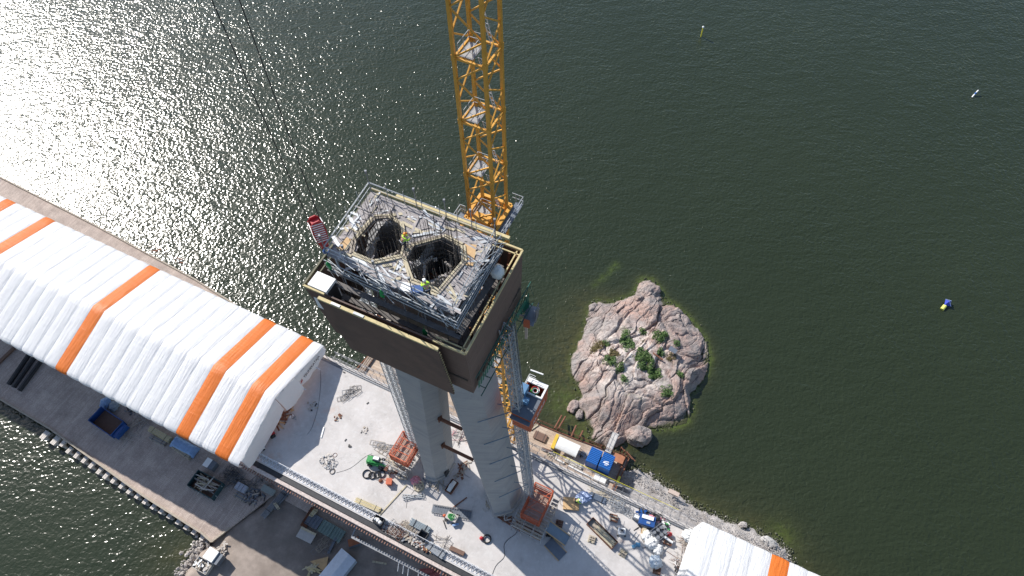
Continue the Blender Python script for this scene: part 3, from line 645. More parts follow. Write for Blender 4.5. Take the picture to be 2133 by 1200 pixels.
c1 = mixc(t, math_(t, 'MULTIPLY', math_(t, 'LESS_THAN', frc, .07), .35), c1, (.15, .15, .155))
sz = node(t, 'ShaderNodeSeparateXYZ'); t.links.new(tc, sz.inputs[0])
lf = math_(t, 'FRACT', math_(t, 'DIVIDE', math_(t, 'ADD', sz.outputs['Z'], math_(t, 'MULTIPLY', noise_(t, tc, .4, 3), .3)), 4.1))
c1 = mixc(t, math_(t, 'MULTIPLY', math_(t, 'LESS_THAN', lf, .022), .3), c1, (.42, .41, .40))
c1 = mixc(t, math_(t, 'MULTIPLY', clampf(t, math_(t, 'MULTIPLY_ADD', noise_(t, tc, .9, 6, .7), 6.0, -3.7)), .5), c1, (.16, .165, .18))
t.links.new(c1, b.inputs['Base Color']); b.inputs['Roughness'].default_value = .8
py = thing('bridge_pylon', 'twin legged grey concrete pylon rising through the deck', 'pylon', P(31.9, 12, 3), AB); PB = (31.9, 12, 3)
def leg_sec(side, z):
    t_ = (z - 20) / 56
    c = (25.35 + 3.4 * t_, 36.2 - 4.2 * t_)[side]; hw = 2.3 + .35 * t_; n0 = 12.25 - .3 * t_
    if side == 0:
        q = [(-hw, .1), (-.3 - 1.1 * t_, -2.45), (1.15 + .6 * t_, -2.2), (hw, -.6), (hw, 1.2), (1.0, 2.6), (-.6, 2.6), (-hw, 1.3)]
    else:
        q = [(-hw, -.7), (.25 - .4 * t_, -2.85), (hw * .9, -1.3), (hw, .2), (hw, 1.4), (.6, 2.6), (-1.2, 2.6), (-hw, 1.2)]
    return [(c + a, n0 + b_, z) for a, b_ in q]
for side in (0, 1):
    m = M(); zs = [2.5, 20, 30, 40, 50, 60, 70, 76.4]; rings = [leg_sec(side, z) for z in zs]; k = len(rings[0])
    inner = []
    for r_ in rings: m.add(r_, [])
    for i in range(len(zs) - 1):
        for j in range(k): m.f.append((i * k + j, i * k + (j + 1) % k, (i + 1) * k + (j + 1) % k, (i + 1) * k + j)); m.m.append(0)
    # hollow top
    top = rings[-1]; cx = sum(p[0] for p in top) / k; cy = sum(p[1] for p in top) / k; b0 = len(m.v); base = (len(zs) - 1) * k
    m.v += [(cx + (p[0] - cx) * .80, cy + (p[1] - cy) * .78, 76.4 + rnd(-.15, .1)) for p in top] + [(cx + (p[0] - cx) * .80, cy + (p[1] - cy) * .78, 66) for p in top]
    for j in range(k):
        m.f.append((base + j, base + (j + 1) % k, b0 + (j + 1) % k, b0 + j)); m.f.append((b0 + j, b0 + (j + 1) % k, b0 + k + (j + 1) % k, b0 + k + j)); m.m += [0, 0]
    m.f.append(tuple(b0 + k + j for j in range(k))); m.m.append(0)
    lg = m.build('leg', board, py, PB)
    m = M(); r1 = [(cx_, cy_) for cx_, cy_, _ in leg_sec(side, 20)]; c0 = sum(p[0] for p in r1) / k; c1_ = sum(p[1] for p in r1) / k
    m.prism([(c0 + (x - c0) * 1.12, c1_ + (y - c1_) * 1.12) for x, y in r1], 20.0, 20.75); m.build('plinth', mat('plinth_concrete', (.40, .38, .36), .85, 0, .2, 2), lg, PB)
for z in (34, 43.5):
    a, b_ = leg_sec(0, z), leg_sec(1, z)
    ua = max(p[0] for p in a) - .2; ub = min(p[0] for p in b_) + .2
    m = M(); m.tube((ua, 11.2, z), (ub, 11.2, z), .22, 10); m.cbox(ua + .25, 11.2, z, .15, .7, .7, 0); m.build('brace', rust, py, PB)
m = M(); m.cbox(27.7, 11.4, 21.5, .2, .9, 1.5); m.build('hatch', dark, py, PB)
# ------------------------------------------------------------------ formwork shroud hung round the pylon head
shm = bpy.data.materials.new('shroud_boards'); shm.use_nodes = True; t, b = nodes_of(shm)
tc = node(t, 'ShaderNodeTexCoord').outputs['Object']
br = node(t, 'ShaderNodeTexBrick', Scale=1.0); br.inputs['Color1'].default_value = (.13, .080, .066, 1); br.inputs['Color2'].default_value = (.17, .108, .088, 1); br.inputs['Mortar'].default_value = (.055, .037, .03, 1)
br.inputs['Mortar Size'].default_value = .018; br.inputs['Brick Width'].default_value = 2.5; br.inputs['Row Height'].default_value = .62
sp_ = node(t, 'ShaderNodeSeparateXYZ'); t.links.new(tc, sp_.inputs[0]); cb_ = node(t, 'ShaderNodeCombineXYZ'); t.links.new(math_(t, 'ADD', sp_.outputs['X'], sp_.outputs['Y']), cb_.inputs[0]); t.links.new(sp_.outputs['Z'], cb_.inputs[1]); t.links.new(cb_.outputs[0], br.inputs['Vector'])
t.links.new(mixc(t, clampf(t, math_(t, 'MULTIPLY_ADD', noise_(t, tc, .5, 7, .7), 1.6, -.5)), br.outputs['Color'], (.125, .086, .072)), b.inputs['Base Color']); b.inputs['Roughness'].default_value = .7
shf = mat('dark_plywood', (.105, .067, .055), .7, 0, .2, .8, rgb2=(.07, .048, .042), thr=(.5, .7), scale2=.35)
fs_ = thing('formwork_shroud', 'dark brown plywood box hung around the head of the pylon', 'formwork', P(30.6, 11.4, 67), AB); SB = (30.6, 11.4, 67)
TL, TB, TR, TT = (23.55, 6.25), (37.67, 6.45), (37.4, 16.55), (23.3, 16.4)
BL, BB, BR_, BT = (23.95, 6.9), (37.5, 7.0), (37.0, 17.0), (23.8, 16.9)
def wall(nm, a, b_, c_, d_, th_, mm, label=None):
    m = M(); v = Vector((b_[0] - a[0], b_[1] - a[1], 0)).normalized(); nrm = Vector((-v.y, v.x, 0)) * th_
    o = [Vector((*a, 75)), Vector((*b_, 75)), Vector((*c_, 67)), Vector((*d_, 67))]; i_ = [p + nrm for p in o]
    m.add(o + i_, [(3, 2, 1, 0), (4, 5, 6, 7), (0, 1, 5, 4), (1, 2, 6, 5), (2, 3, 7, 6), (3, 0, 4, 7)]); return m.build(nm, mm, fs_, SB, label=label)
wall('side_wall', TL, (30, 6.36), (30.2, 6.95), BL, .12, shf); wall('side_wall', (30.01, 6.36), TB, BB, (30.21, 6.95), .12, shm)
wall('side_wall', TB, TR, BR_, BB, .12, shm); wall('side_wall', TR, TT, BT, BR_, .12, shf); wall('side_wall', TT, TL, BL, BT, .12, shf)
m = M(); q = [(25.3, 5.62, 75.1), (35.75, 5.72, 75.1), (36.0, 6.3, 66.7), (25.9, 6.2, 66.7)]; q2 = [(x, y + .16, z) for x, y, z in q]
m.add(q + q2, [(3, 2, 1, 0), (4, 5, 6, 7), (0, 1, 5, 4), (1, 2, 6, 5), (2, 3, 7, 6), (3, 0, 4, 7)]); m.build('front_panel', shf, fs_, SB)
for i, (a, b_) in enumerate(((TL, (25.5, 6.27)), ((35.0, 6.4), TB), (TB, TR), (TR, TT), (TT, TL))):
    m = M(); m.bar((*a, 75.12), (*b_, 75.12), .15, .2); v = Vector((b_[0] - a[0], b_[1] - a[1], 0)).normalized(); w2 = Vector((-v.y, v.x, 0)) * .42
    m.bar(Vector((*a, 74.95)) + w2, Vector((*b_, 74.95)) + w2, .1, .14); m.build('rim_beam', mat('olive_steel', (.09, .085, .045), .6) if i == 4 else ptimber, fs_, SB)
m = M(); m.bar((25.3, 5.78, 75.2), (35.75, 5.88, 75.2), .26, .2); m.bar((26.5, 5.78, 75.32), (27.3, 5.79, 75.32), .2, .06, 1); m.bar((28.5, 5.8, 75.32), (29.4, 5.81, 75.32), .2, .06, 1); m.build('rim_beam', [ptimber, steel], fs_, SB)
m = M(); m.bar((27.0, 15.25, 77.9), (36.9, 15.35, 77.9), .26, .24); m.bar((24.9, 14.95, 78.0), (36.0, 15.05, 78.0), .12, .2); m.build('rim_beam', ptimber, fs_, SB)
m = M(); m.box(23.9, 6.7, 69.6, 37.3, 8.6, 69.75); m.box(23.9, 8.6, 69.6, 25.0, 16.4, 69.75); m.box(36.4, 8.6, 69.6, 37.3, 16.4, 69.75); m.box(25, 15.2, 69.6, 36.4, 16.4, 69.75); m.build('floor', mat('grimy_plywood', (.10, .075, .055), .85, 0, .5, 2), fs_, SB)
for k in range(18):      # edge studs visible at the break in the front wall
    m = M(); z = 67.2 + k * .44; m.cbox(35.95 - .012 * k, 6.42 - .03 * k, z, .14, .16, .1); 
    if k % 1 == 0: m.build('stud', ptimber, fs_, SB)
# joists and braces inside the box
m = M()
for k in range(26):
    u_ = 24.3 + k * .5; m.bar((u_, 6.8, 70.1), (u_, 8.5, 70.1), .09, .16)
for k in range(10): m.bar((24.2, 6.9 + k * .18, 70.35 + (k % 3) * .2), (37, 7.0 + k * .18, 70.35 + (k % 3) * .2), .05)
m.build('joists', rust, fs_, SB)
m = M()
for k in range(16): u_, n_ = 36.5, 8 + k * .52; m.bar((u_, n_, 70.1), (37.2, n_, 70.1), .1, .2)
for k in range(5): m.bar((36.7, 9 + k * 1.6, 70), (36.7, 9 + k * 1.6, 74.2), .14, .22)
for u_ in (35.6, 36.4, 37.0): m.bar((u_, 15.0, 70), (u_, 16.2, 74.6), .1, .2)
m.build('brackets', rust, fs_, SB)
# ------------------------------------------------------------------ upper working platform
pl = thing('work_platform', 'grey scaffold platform with two shaft openings on top of the pylon', 'scaffold platform', P(30.7, 11.2, 70), AB); WB = (30.7, 11.2, 70)
ZP = 78.0
outer = [(25.0, 14.7), (25.35, 8.05), (36.35, 7.65), (35.95, 14.8)]
hl = [(26.6, 10.2), (26.8, 12.4), (27.7, 12.95), (28.9, 12.7), (30.0, 11.3), (30.35, 10.4), (28.75, 9.1), (27.1, 9.1)]
hr = [(30.8, 11.5), (32.4, 13.1), (34.0, 12.95), (34.7, 11.8), (34.35, 9.0), (32.3, 8.95), (30.9, 10.3)]
def sheet(m, outer_, holes, z, mi=0):
    loops = [[Vector((x, y, 0)) for x, y in p] for p in [outer_] + holes]; flat = [p for l in loops for p in l]
    tr = geometry.tessellate_polygon(loops); m.add([(p.x, p.y, z) for p in flat], [tuple(f) for f in tr], mi)
platm = planked('platform_boards', (.30, .275, .275), (.40, .37, .36), 2.4, .22, (.07, .065, .06), R(20))
m = M(); sheet(m, outer, [hl, hr], ZP); sheet(m, outer, [hl, hr], ZP - .16)
for p in (outer, hl, hr):
    for a, b_ in zip(p, p[1:] + p[:1]): m.poly([(*a, ZP), (*b_, ZP), (*b_, ZP - .16), (*a, ZP - .16)])
m.build('deck', platm, pl, WB)
m = M()
for p in (hl, hr):
    cx = sum(q[0] for q in p) / len(p); cy = sum(q[1] for q in p) / len(p)
    for s_ in (1.04, 1.15):
        q = [(cx + (x - cx) * s_, cy + (y - cy) * s_) for x, y in p]
        for a, b_ in zip(q, q[1:] + q[:1]):
            a, b_ = Vector((*a, ZP + .09)), Vector((*b_, ZP + .09)); g0, g1 = rnd(-.05, .05), 1 - rnd(-.05, .08); j_ = Vector((rnd(-.05, .05), rnd(-.05, .05), rnd(-.03, .05)))
            m.bar(a.lerp(b_, g0), a.lerp(b_, g1) + j_, .15, .13, random.choice((0, 0, 0, 1)))
m.build('opening_frame', [timber, timber2], pl, WB)
# loose boards, sheets and blocks lying on the boards
rg = random.Random(11)
def clear(x, y):
    return all(not (math.hypot(x - cx, y - cy) < 2.3) for cx, cy in ((28.5, 11), (32.8, 11)))
m = M(); k = 0
while k < 170:
    x, y = rg.uniform(25.3, 36.0), rg.uniform(8.0, 14.4)
    if not clear(x, y): continue
    m.cbox(x, y, ZP + .03 + .03 * rg.random(), rg.uniform(.4, 2.0), rg.uniform(.1, .26), .05, rg.choice((0, 0, .6, -.5, 1.57)) + rg.uniform(-.2, .2), rg.choice((0, 1, 1, 1, 2, 2))); k += 1
m.build('loose_boards', [timber, mat('grey_board', (.34, .31, .30), .85, 0, .3, 4), steel], pl, WB)
m = M(); m.cbox(34.9, 12.6, ZP + .05, 1.9, .9, .05, R(-70)); m.build('plywood_panel', plyo, pl, WB); m = M(); m.cbox(26.0, 9.4, ZP + .05, 1.2, .6, .05, R(80)); m.build('plywood_panel', plyo, pl, WB)
m = M(); m.cbox(33.0, 8.25, ZP + .12, .9, .6, .2, R(30)); m.build('tool_box', bluep, pl, WB)
m = M(); m.cbox(32.5, 8.2, ZP + .04, 1.5, .7, .05, R(10)); m.build('plastic_sheet', white, pl, WB)
# guard rails of the platform
m = M()
for a, b_ in zip(outer, outer[1:] + outer[:1]):
    L = math.hypot(b_[0] - a[0], b_[1] - a[1]); k = max(2, round(L / 1.6)); a2, b2 = a, b_
    for i in range(k + 1):
        f = i / k; x, y = a[0] + (b_[0] - a[0]) * f, a[1] + (b_[1] - a[1]) * f; m.tube((x, y, ZP - 2.2), (x, y, ZP + 1.35 + rg.uniform(0, .5)), .028, 5)
    for z in (.5, 1.0, 1.1): m.tube((*a, ZP + z), (*b_, ZP + z), .026, 5)
m.build('guard_rail', steel, pl, WB)
m = M()   # extra tube braces and long rails on the near and right sides
for k in range(44):
    u_ = rg.uniform(25.2, 36.3); m.tube((u_, 7.85, ZP + rg.uniform(-1.6, .6)), (min(36.6, u_ + rg.uniform(.5, 3.2)), 7.5 - rg.uniform(0, .5), ZP + rg.uniform(-1.6, 1.2)), .03, 5)
for k in range(26):
    n_ = rg.uniform(8, 14.6); m.tube((36.2, n_, ZP + rg.uniform(-1.5, .9)), (36.2 + rg.uniform(0, .7), min(15, n_ + rg.uniform(.8, 3.4)), ZP + rg.uniform(-1.5, 1.2)), .03, 5)
for z in (-.3, -.75, -1.2): m.tube((25.2, 7.7, ZP + z), (36.8, 7.3, ZP + z), .04, 5); m.tube((36.7, 7.3, ZP + z), (36.5, 14.9, ZP + z), .04, 5)
m.build('scaffold_tubes', steel, pl, WB)
m = M()   # tiers of boards below the near and right edges
for k, z in enumerate((-1.2, -3.2, -5)):
    m.box(25.4, 7.45, ZP + z - .08, 36.6, 7.9, ZP + z); m.box(36.05, 7.8, ZP + z - .08, 36.62, 14.8, ZP + z)
m.build('lower_tier_boards', mat('dull_boards', (.12, .11, .105), .8, 0, .35, 2), pl, WB)
m = M()
for a, b_ in ((outer[1], outer[2]), (outer[2], outer[3]), (outer[3], outer[0]), (outer[0], outer[1])):
    for i in range(6):
        f = (i + .5) / 6; x, y = a[0] + (b_[0] - a[0]) * f, a[1] + (b_[1] - a[1]) * f; m.tube((x, y, 70), (x, y, ZP), .045, 5)
        if i % 2: m.tube((x, y, 70), (a[0] + (b_[0] - a[0]) * (f + .16), a[1] + (b_[1] - a[1]) * (f + .16), ZP - .4), .03, 5)
m.build('standards', gsteel, pl, WB)
for x, y in ((29.2, 14.75), (31.8, 14.8), (25.0, 14.7), (34, 14.8), (36, 14.8), (30.0, 7.8), (33, 7.7), (27.3, 8.0), (25.35, 8.05)): m = M(); m.tube((x, y, ZP - 1), (x, y, ZP + 2.3), .04, 5); m.cbox(x, y, ZP + 2.3, .16, .16, .25, .5); m.build('screw_post', gsteel, pl, WB)
# vertical reinforcement round both shafts
for p, nm in ((hl, 0), (hr, 1)):
    cx = sum(q[0] for q in p) / len(p); cy = sum(q[1] for q in p) / len(p); m = M()
    for s_ in (.96, .80):
        q = [(cx + (x - cx) * s_, cy + (y - cy) * s_) for x, y in p]
        for a, b_ in zip(q, q[1:] + q[:1]):
            L = math.hypot(b_[0] - a[0], b_[1] - a[1]); k = max(2, int(L / .25))
            for i in range(k):
                f = i / k; x, y = a[0] + (b_[0] - a[0]) * f, a[1] + (b_[1] - a[1]) * f; h = rg.uniform(.6, 3.0) * (1.15 if y > cy else .7)
                m.tube((x, y, 75.5), (x + rg.uniform(-.14, .14), y + rg.uniform(-.14, .14), ZP + h), .02, 4)
    for z in (76.3, 76.9, 77.5, 78.4, 79.0):
        for s_ in (.95, .76):
            q = [(cx + (x - cx) * s_, cy + (y - cy) * s_) for x, y in p]
            for a, b_ in zip(q, q[1:] + q[:1]):
                if z > 78 and (a[1] + b_[1]) / 2 < cy: continue
                m.tube((*a, z), (*b_, z), .02, 4)
    m.build('rebar_cage', rebarm, pl, WB)
    m = M()
    for i in range(9): a = i * .7; m.bar((cx - 1.3 + rg.random() * .4, cy + rg.uniform(-1.2, 1.2), 74 + rg.random()), (cx + 1.3, cy + rg.uniform(-1.2, 1.2), 74 + rg.random()), .09, .18)
    m.build('shaft_braces', rust, pl, WB)
# jagged inner wall heads of pale concrete inside each opening
for p in (hl, hr):
    m = M()
    cx = sum(q[0] for q in p) / len(p); cy = sum(q[1] for q in p) / len(p)
    for j in range(40):
        a = 2 * math.pi * j / 40
        if (p is hl and .4 < a < 2.4) or (p is hr and 1.2 < a < 1.9): continue
        r_ = 1.0 + .22 * math.sin(3 * a) + rg.uniform(-.06, .06); m.cbox(cx + r_ * .95 * math.cos(a), cy + r_ * 1.05 * math.sin(a) - .1, 76.75 + rg.uniform(-.1, .08), .17, .13, .3, a + rg.uniform(-.3, .3))
    m.build('wall_head', mat('pale_concrete', (.42, .38, .34), .9, 0, .3, 3), pl, WB)
# things standing in the box
c = P(24.9, 7.25, 73.6); wb = thing('white_cabin', 'small white cabin with dark door in the left corner of the brown box', 'cabin', P(*un(668, 586, 75.5), 69.76), AB)
m = M(); m.box(-.85, -.6, 2.2, .85, .75, 5.6); m.build('body', white, wb); m = M(); m.box(.86, -.5, 3.1, .9, .6, 5.3); m.build('door', dark, wb); m = M(); m.cbox(.93, -.3, 4.4, .05, .25, .3); m.build('sign', white, wb)
c = P(36.75, 13.6, 71.5); m = M(); m.blob((0, 0, 0), (.55, .55, .75), 4, .2, 1.2, 10)
single('white_sack', m, tarpw, 'white sack hanging by the right wall inside the brown box', 'sack', P(36.6, 13.7, 75.4), AB, smooth=True)
m = M()
for k in range(14): m.cbox(rg.uniform(-1, 1), rg.uniform(-.5, .5), .05 + rg.random() * .5, rg.uniform(.3, 1.4), rg.uniform(.08, .4), .08, rg.uniform(0, 3), rg.choice((0, 1, 2)))
single('material_heap', m, [timber2, rust, debrism], 'heap of boards and brackets lying in the front trough of the brown box', 'heap', P(28.6, 7.5, 71.2), AB)
for i, (u_, n_, z) in enumerate(((25.6, 7.6, 77.3), (30.2, 7.55, 76.6), (33.7, 7.2, 74.0), (32.6, 7.3, 71.5))):
    m = M(); m.blob((0, 0, 0), (.22, .13, .45), i, .5, 2, 6); m.tube((0, 0, .3), (0, 0, .9), .02, 4)
    single('green_sling', m, mat('green_strap', (.01, .25, .07), .6), ('green lifting sling hanging at the left corner of the platform', 'green lifting sling hanging from the middle of the near platform rail', 'green lifting sling hanging low under the near platform corner', 'green sling lying beside the lower worker in the brown box')[i], 'sling', P(u_, n_, z), AB)
# ------------------------------------------------------------------ people
def person(loc, rz, label, helm, pose='stand', vest=hivis, dark_arm=False):
    root = thing('person', label, 'person', loc, rz)
    bend = .35 if pose == 'stand' else .95; kn = .0 if pose == 'stand' else .25
    hip = .92 - kn; sx_ = math.sin(bend) * .5; sz_ = math.cos(bend) * .5
    J = {'pel': (0, 0, hip), 'ch': (sx_ * .75, 0, hip + sz_ * .8), 'nk': (sx_, 0, hip + sz_), 'hd': (sx_ + .1, 0, hip + sz_ + .16), 'ht': (sx_ + .12, 0, hip + sz_ + .26)}
    e = [('pel', 'ch'), ('ch', 'nk'), ('nk', 'hd'), ('hd', 'ht')]; rad = {'pel': .16, 'ch': .17, 'nk': .07, 'hd': .10, 'ht': .09}
    for s_, sg in (('l', 1), ('r', -1)):
        J[s_ + 'h'] = (0, .1 * sg, hip - .05); J[s_ + 'k'] = (.12 + kn, .13 * sg, .48 - kn * .4); J[s_ + 'a'] = (-.02 + .1 * sg, .13 * sg, .09); J[s_ + 't'] = (.2 + .1 * sg, .14 * sg, .05)
        J[s_ + 's'] = (sx_ * .85, .2 * sg, hip + sz_ * .85); J[s_ + 'e'] = (sx_ + .12, .28 * sg, hip + sz_ * .45); J[s_ + 'w'] = (sx_ + .38, .17 * sg, hip + sz_ * .35 - kn); J[s_ + 'f'] = (sx_ + .47, .15 * sg, hip + sz_ * .3 - kn)
        e += [('pel', s_ + 'h'), (s_ + 'h', s_ + 'k'), (s_ + 'k', s_ + 'a'), (s_ + 'a', s_ + 't'), ('ch', s_ + 's'), (s_ + 's', s_ + 'e'), (s_ + 'e', s_ + 'w'), (s_ + 'w', s_ + 'f')]
        rad.update({s_ + 'h': .11, s_ + 'k': .075, s_ + 'a': .055, s_ + 't': .045, s_ + 's': .075, s_ + 'e': .05, s_ + 'w': .035, s_ + 'f': .04})
    def skinned(nm, names, edges, grow, mm, par):
        ix = {k: i for i, k in enumerate(names)}; me = bpy.data.meshes.new(nm); me.from_pydata([J[k] for k in names], [(ix[a], ix[b_]) for a, b_ in edges], []); me.materials.append(mm[0])
        o = bpy.data.objects.new(nm, me); C.objects.link(o); o.parent = par
        sk = o.modifiers.new('skin', 'SKIN'); sk.use_smooth_shade = True
        for k, i in ix.items(): r_ = rad[k] + grow; me.skin_vertices[0].data[i].radius = (r_, r_ * (1.15 if k in ('ch', 'pel') else 1))
        me.skin_vertices[0].data[0].use_root = True
        o.modifiers.new('sub', 'SUBSURF').levels = 1; o.modifiers['sub'].render_levels = 1
        return o
    names = list(J); body = skinned('body', names, e, 0, [skin], root)
    skinned('jacket', ['pel', 'ch', 'nk', 'ls', 'le', 'lw', 'rs', 're', 'rw'], [('pel', 'ch'), ('ch', 'nk'), ('ch', 'ls'), ('ls', 'le'), ('le', 'lw'), ('ch', 'rs'), ('rs', 're'), ('re', 'rw')], .022, [vest], root)
    skinned('trousers', ['pel', 'lh', 'lk', 'la', 'rh', 'rk', 'ra', 'lt', 'rt'], [('pel', 'lh'), ('lh', 'lk'), ('lk', 'la'), ('pel', 'rh'), ('rh', 'rk'), ('rk', 'ra'), ('la', 'lt'), ('ra', 'rt')], .018, [trous], root)
    m = M(); hc = J['ht']; m.blob((hc[0], 0, hc[2] + .02), (.15, .13, .12), 0, 0, 1, 8, zmin=hc[2] - .02); m.cbox(hc[0] + .1, 0, hc[2] - .01, .16, .2, .02)
    m.build('helmet', helm, root, smooth=True)
    m = M()
    for sg in (1, -1): m.bar((J['ch'][0] + .02, .2 * sg, J['ch'][2]), (J['pel'][0], .18 * sg, hip + .1), .02, .05)
    m.box(-.19, -.17, hip + .12, -.17, .17, hip + .17); m.build('reflective_band', wsteel, root)
    return root
person(P(34.0, 8.15, ZP + .06), AB + R(140), 'worker in yellow hi-vis jacket and white helmet near the front edge of the platform', helmw)
person(P(30.3, 11.0, ZP + .02), AB + R(60), 'worker in green hi-vis and orange helmet between the two shaft openings', helmo)
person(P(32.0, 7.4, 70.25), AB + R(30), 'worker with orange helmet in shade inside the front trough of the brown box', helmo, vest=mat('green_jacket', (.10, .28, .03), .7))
person(at(1199, 1045, ZD + .35), AB + R(10), 'crouching worker in bright green beside the blue tarpaulin on the deck', helmw, 'crouch')
# ------------------------------------------------------------------ tower crane
CU, CN = 32.0, 20.85
tc_ = thing('tower_crane', 'tall yellow lattice tower crane standing behind the pylon', 'crane', P(CU, CN, 3), AB); H = 1.18
ZT = 128
m = M()
for i, (x, y) in enumerate(((-H, -H), (H, -H), (H, H), (-H, H))):
    m = M(); m.bar((x, y, 0), (x, y, ZT - 3), .24, .24)
    for k in range(1, 22): m.cbox(x, y, k * 5.8 - .6, .30, .30, .5)
    m.build('corner_post', yellow, tc_)
nsec = 21
for s_ in range(nsec):
    z0 = s_ * 5.8 - .6 + 3.0; z0 -= 3.0
    m = M(); cor = [(-H, -H), (H, -H), (H, H), (-H, H)]
    for f in range(4):
        a, b_ = cor[f], cor[(f + 1) % 4]
        q = 3
        for k in range(q):
            za, zb = z0 + 5.8 * k / q, z0 + 5.8 * (k + 1) / q
            if za < 0: za = 0
            p1, p2 = (a, b_) if k % 2 == 0 else (b_, a)
            m.bar((*p1, za), (*p2, zb), .11, .11)
        m.bar((*a, z0 + 5.75), (*b_, z0 + 5.75), .15, .15)
    if f: m.build('mast_bracing', yellow, tc_)
pm = None
for s_ in range(nsec):
    z = s_ * 5.8 + 5.2
    m = M(); m.box(-.95, -.95, 0, .15, .6, .06, 0); m.box(-.85, -.85, .062, .05, .45, .07, 1)
    ld = m.build('landing', [gsteel, mat('pale_plate', (.33, .32, .31), .6)], tc_); ld.location = (0, 0, z)
    m = M()
    for x0, y0, x1, y1 in ((-.95, .6, .15, .6), (-.95, -.95, -.95, .6), (.15, -.95, .15, .1)):
        for zz in (.5, 1.0): m.tube((x0, y0, zz), (x1, y1, zz), .022, 4)
        for f in (0, .5, 1): m.tube((x0 + (x1 - x0) * f, y0 + (y1 - y0) * f, 0), (x0 + (x1 - x0) * f, y0 + (y1 - y0) * f, 1.0), .022, 4)
    m.build('landing_rail', steel, ld)
    m = M(); m.tube((.3, -.5, 0), (.7, .6, -5.4), .03, 4); m.tube((.6, -.55, 0), (1.0, .5, -5.4), .03, 4)
    for k in range(14): f = k / 14; m.tube((.3 + .4 * f, -.5 + 1.1 * f, -5.4 * f), (.6 + .4 * f, -.55 + 1.05 * f, -5.4 * f), .018, 4)
    m.build('ladder', wsteel, ld)
m = M(); m.tube((H - .25, -H + .2, 2), (H - .25, -H + .2, 124), .05, 6); m.build('power_cable', ropem, tc_)
# tie collar with catwalk
TZ = 72.2 - 3
m = M()
for a, b_ in (((-1.5, -1.5), (1.5, -1.5)), ((1.5, -1.5), (1.5, 1.5)), ((1.5, 1.5), (-1.5, 1.5)), ((-1.5, 1.5), (-1.5, -1.5))): m.bar((*a, TZ), (*b_, TZ), .3, .45)
m.bar((-1.2, -1.5, TZ), (-1.9, -4.4, TZ), .25, .3); m.bar((1.2, -1.5, TZ), (2.2, -4.4, TZ), .25, .3); m.bar((1.2, -1.5, TZ), (-1.9, -4.4, TZ), .18, .2); m.cbox(0, -1.2, TZ + .3, 1.5, .9, .7)
m.build('tie_collar', yellow, tc_)
m = M(); m.box(1.65, -2.2, TZ - .05, 2.35, 2.1, TZ + .02); m.build('catwalk', greymetal, tc_); m = M(); m.box(-2.2, -2.6, TZ - .05, -1.65, -1.0, TZ + .02); m.build('catwalk', greymetal, tc_)
for pts in ([(2.35, -2.2), (2.35, 2.1), (1.3, 2.1)], [(-1.7, -1.0), (-2.2, -1.0), (-2.2, -2.6), (-1.7, -2.6)]):
    m = M()
    for zz in (.5, 1.05):
        for a, b_ in zip(pts, pts[1:]): m.tube((*a, TZ + zz), (*b_, TZ + zz), .028, 4)
    for a, b_ in zip(pts, pts[1:]):
        for f in (0, .33, .66): m.tube((a[0] + (b_[0] - a[0]) * f, a[1] + (b_[1] - a[1]) * f, TZ), (a[0] + (b_[0] - a[0]) * f, a[1] + (b_[1] - a[1]) * f, TZ + 1.05), .028, 4)
    m.build('catwalk_rail', steel, tc_)
# jib above the frame, carrying the hook ropes
hk = at(664, 482, 79.5); hl_ = hk - P(CU, CN, 0); jd = Vector((hl_.dot(U), hl_.dot(N), 0)); jl = jd.length; jd.normalize(); js = Vector((-jd.y, jd.x, 0))
m = M(); zb = ZT - 3
for s_ in (-.6, .6): m.bar(-jd * 10 + js * s_ + Vector((0, 0, zb)), jd * (jl + 14) + js * s_ + Vector((0, 0, zb)), .2)
m.bar(-jd * 10 + Vector((0, 0, zb + 1.6)), jd * (jl + 14) + Vector((0, 0, zb + 1.6)), .2)
for k in range(20):
    a = -10 + k * (jl + 24) / 20; b_ = a + (jl + 24) / 20
    for s_ in (-.6, .6): m.bar(jd * a + js * s_ + Vector((0, 0, zb)), jd * (a + b_) / 2 + Vector((0, 0, zb + 1.6)), .1); m.bar(jd * (a + b_) / 2 + Vector((0, 0, zb + 1.6)), jd * b_ + js * s_ + Vector((0, 0, zb)), .1)
m.build('jib', yellow, tc_)
hb = thing('crane_hook', 'red crane hook block with white stripes hanging on two ropes', 'hook', hk, math.atan2(jd.y, jd.x) + AB)
m = M()
prof = [(-.42, -1.0), (.42, -1.0), (.52, .2), (.46, 1.1), (.2, 1.45), (-.2, 1.45), (-.46, 1.1), (-.52, .2)]
for y0, y1 in ((-.34, -.26), (.26, .34)):
    n = len(prof); m.add([(x, y0, z) for x, z in prof] + [(x, y1, z) for x, z in prof], [tuple(range(n - 1, -1, -1)), tuple(range(n, 2 * n))] + [(k, (k + 1) % n, n + (k + 1) % n, n + k) for k in range(n)])
m.box(-.3, -.26, -.8, .3, .26, 1.2); m.build('block', redp, hb)
m = M()
for y in (-.352, .343):
    for k in range(9):
        z = -.9 + k * .24; m.add([(-.40, y, z), (-.40, y, z + .10), (.40, y, z + .26), (.40, y, z + .16)] + [(-.40, y + .009, z), (-.40, y + .009, z + .10), (.40, y + .009, z + .26), (.40, y + .009, z + .16)],
              [(0, 1, 2, 3), (7, 6, 5, 4), (0, 3, 7, 4), (1, 5, 6, 2), (0, 4, 5, 1), (3, 2, 6, 7)])
for x in (-.5, .46):
    for k in range(8): m.cbox(x + .02, 0, -.7 + k * .25, .05, .5, .09)
m.build('stripes', white, hb)
m = M(); m.box(-.3, -.25, -1.75, .3, .25, -1.0); m.blob((0, 0, -1.35), (.38, .36, .42), 2, .05, 1, 8); m.build('swivel', redp, hb)
